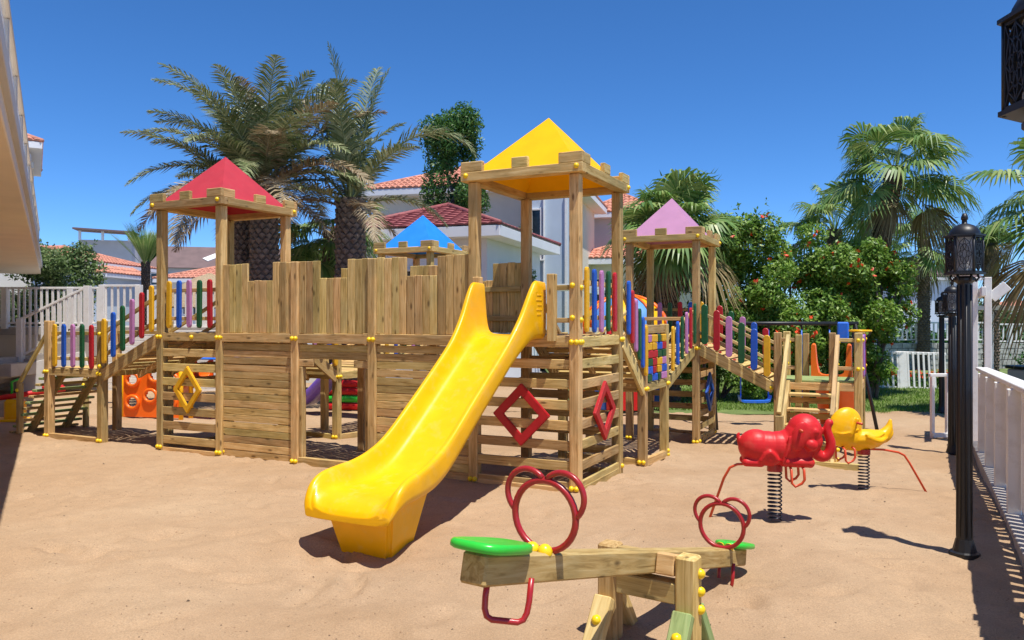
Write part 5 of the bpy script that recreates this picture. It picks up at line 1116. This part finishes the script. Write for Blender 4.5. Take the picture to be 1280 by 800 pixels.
def fan_palm(label, x, y, H, r, n, seed, rad=.2, pet=.9, lean=(0, 0), lo=-55, hi=82, dead=.3, group=None, base=-.2, spread=125, dr=.3):
    T = thing('fan_palm', label, 'palm tree', (x, y, base), 0, group); rr = random.Random(seed); stub_trunk(T, H, rad, rad * .85, seed, lean, True, TRUNK, mat_dk, .8)
    for k in range(n):
        f = (k + .5) / n; el = hi + (lo - hi) * f + rr.uniform(-8, 8); old = f > 1 - dead and rr.random() < .75; cls = round(el / 16); key = (cls, old, rr.randrange(2), round(r, 1), round(pet, 1), spread)
        if key not in _fl: _fl[key] = fan_leaf(R(cls * 16), pet, r, hash(key) % 9999, FAND if old else FAN, .75 if old else dr + .12 * rr.random(), 80 if old else spread)
        az = k * 2.39996 + rr.uniform(-.25, .25)
        add('fan_leaf', _fl[key], T, (lean[0], lean[1], H - .1 - .3 * f), (rr.uniform(-.35, .35), rr.uniform(-.12, .12), az), rr.uniform(.8, 1.15))
mat_dk = mat('fan_palm_trunk_base', (.13, .095, .07), .95, var=.4, scale=8, bump=.5, bscale=40)
fan_palm('fan palm with dark trunk rising behind the pink tower', 3.45, 17.0, 3.9, .95, 36, 21, .2, .75, dead=.15, lo=-45, dr=.4)
fan_palm('low fan palm with drooping leaves between the date palms', -4.3, 18.6, 3.9, .9, 22, 22, .22, .8, lo=-60, hi=40, dead=.15)
fan_palm('tall fan palm with dry skirt towering over the flowering shrubs', 8.15, 18.6, 5.45, .88, 32, 23, .22, .95, dead=.2, lo=-42, dr=.42, lean=(1.0, 0))
fan_palm('shaggy fan palm with brown skirt just behind the tall one', 8.9, 21.5, 4.3, .9, 24, 24, .22, .9, dead=.35, lo=-40, dr=.45)
fan_palm('short fan palm with slim trunk in front of the pale villa', 14.9, 28.2, 4.7, .9, 28, 25, .2, .9, dead=.3, lo=-45)
fan_palm('slim palm with windblown tuft behind the pergola post', 13.65, 22.2, 4.1, .65, 18, 26, .19, .25, dead=.2, lo=15, hi=85, spread=80)
fan_palm('green fan palm leaning in by the grey bin', 10.35, 14.2, 4.3, 1.0, 26, 27, .2, 1.15, dead=.15, lo=-45)
fan_palm('small young palm with upright brush of leaves by the terrace', -14.1, 30.0, 4.05, 1.6, 16, 28, .16, .3, dead=.0, lo=72, hi=88, spread=17, dr=.02)

# ------------------------------------------------------------------ small background things
def extras():
    T = thing('thatched_parasol', 'brown thatched parasol behind the red tower railing', 'parasol', (-9.9, 25.5, -.2)); tube('pole', T, [(0, 0, 0), (0, 0, 3.1)], .06, BARK, 8); n = 40; vs = []; fs = []
    for r, z in ((.05, 3.32), (.5, 3.15), (1.0, 2.85), (1.5, 2.4), (1.62, 2.2)): vs += [(r * (1 + .03 * math.sin(k * 7)) * math.cos(6.2832 * k / n), r * (1 + .03 * math.sin(k * 5)) * math.sin(6.2832 * k / n), z + .02 * math.sin(k * 3)) for k in range(n)]
    for i in range(4): fs += [(i * n + k, i * n + (k + 1) % n, (i + 1) * n + (k + 1) % n, (i + 1) * n + k) for k in range(n)]
    add('thatch', mesh('thatch', vs, fs, THATCH, True), T)
    T = thing('tiered_ornament', 'black post ornament of three stacked funnels above the palisade', 'ornament', (-4.62, 19.4, -.2)); tube('post', T, [(0, 0, 0), (0, 0, 2.7)], .05, BLACK, 8)
    for k in range(3): z = 2.62 + .21 * k; v, f = tube_geo([(0, 0, z), (0, 0, z + .2), (0, 0, z + .21)], [.04, .16, .155], 12); add('funnel', mesh('funnel', v, f, BLACK), T)
extras()
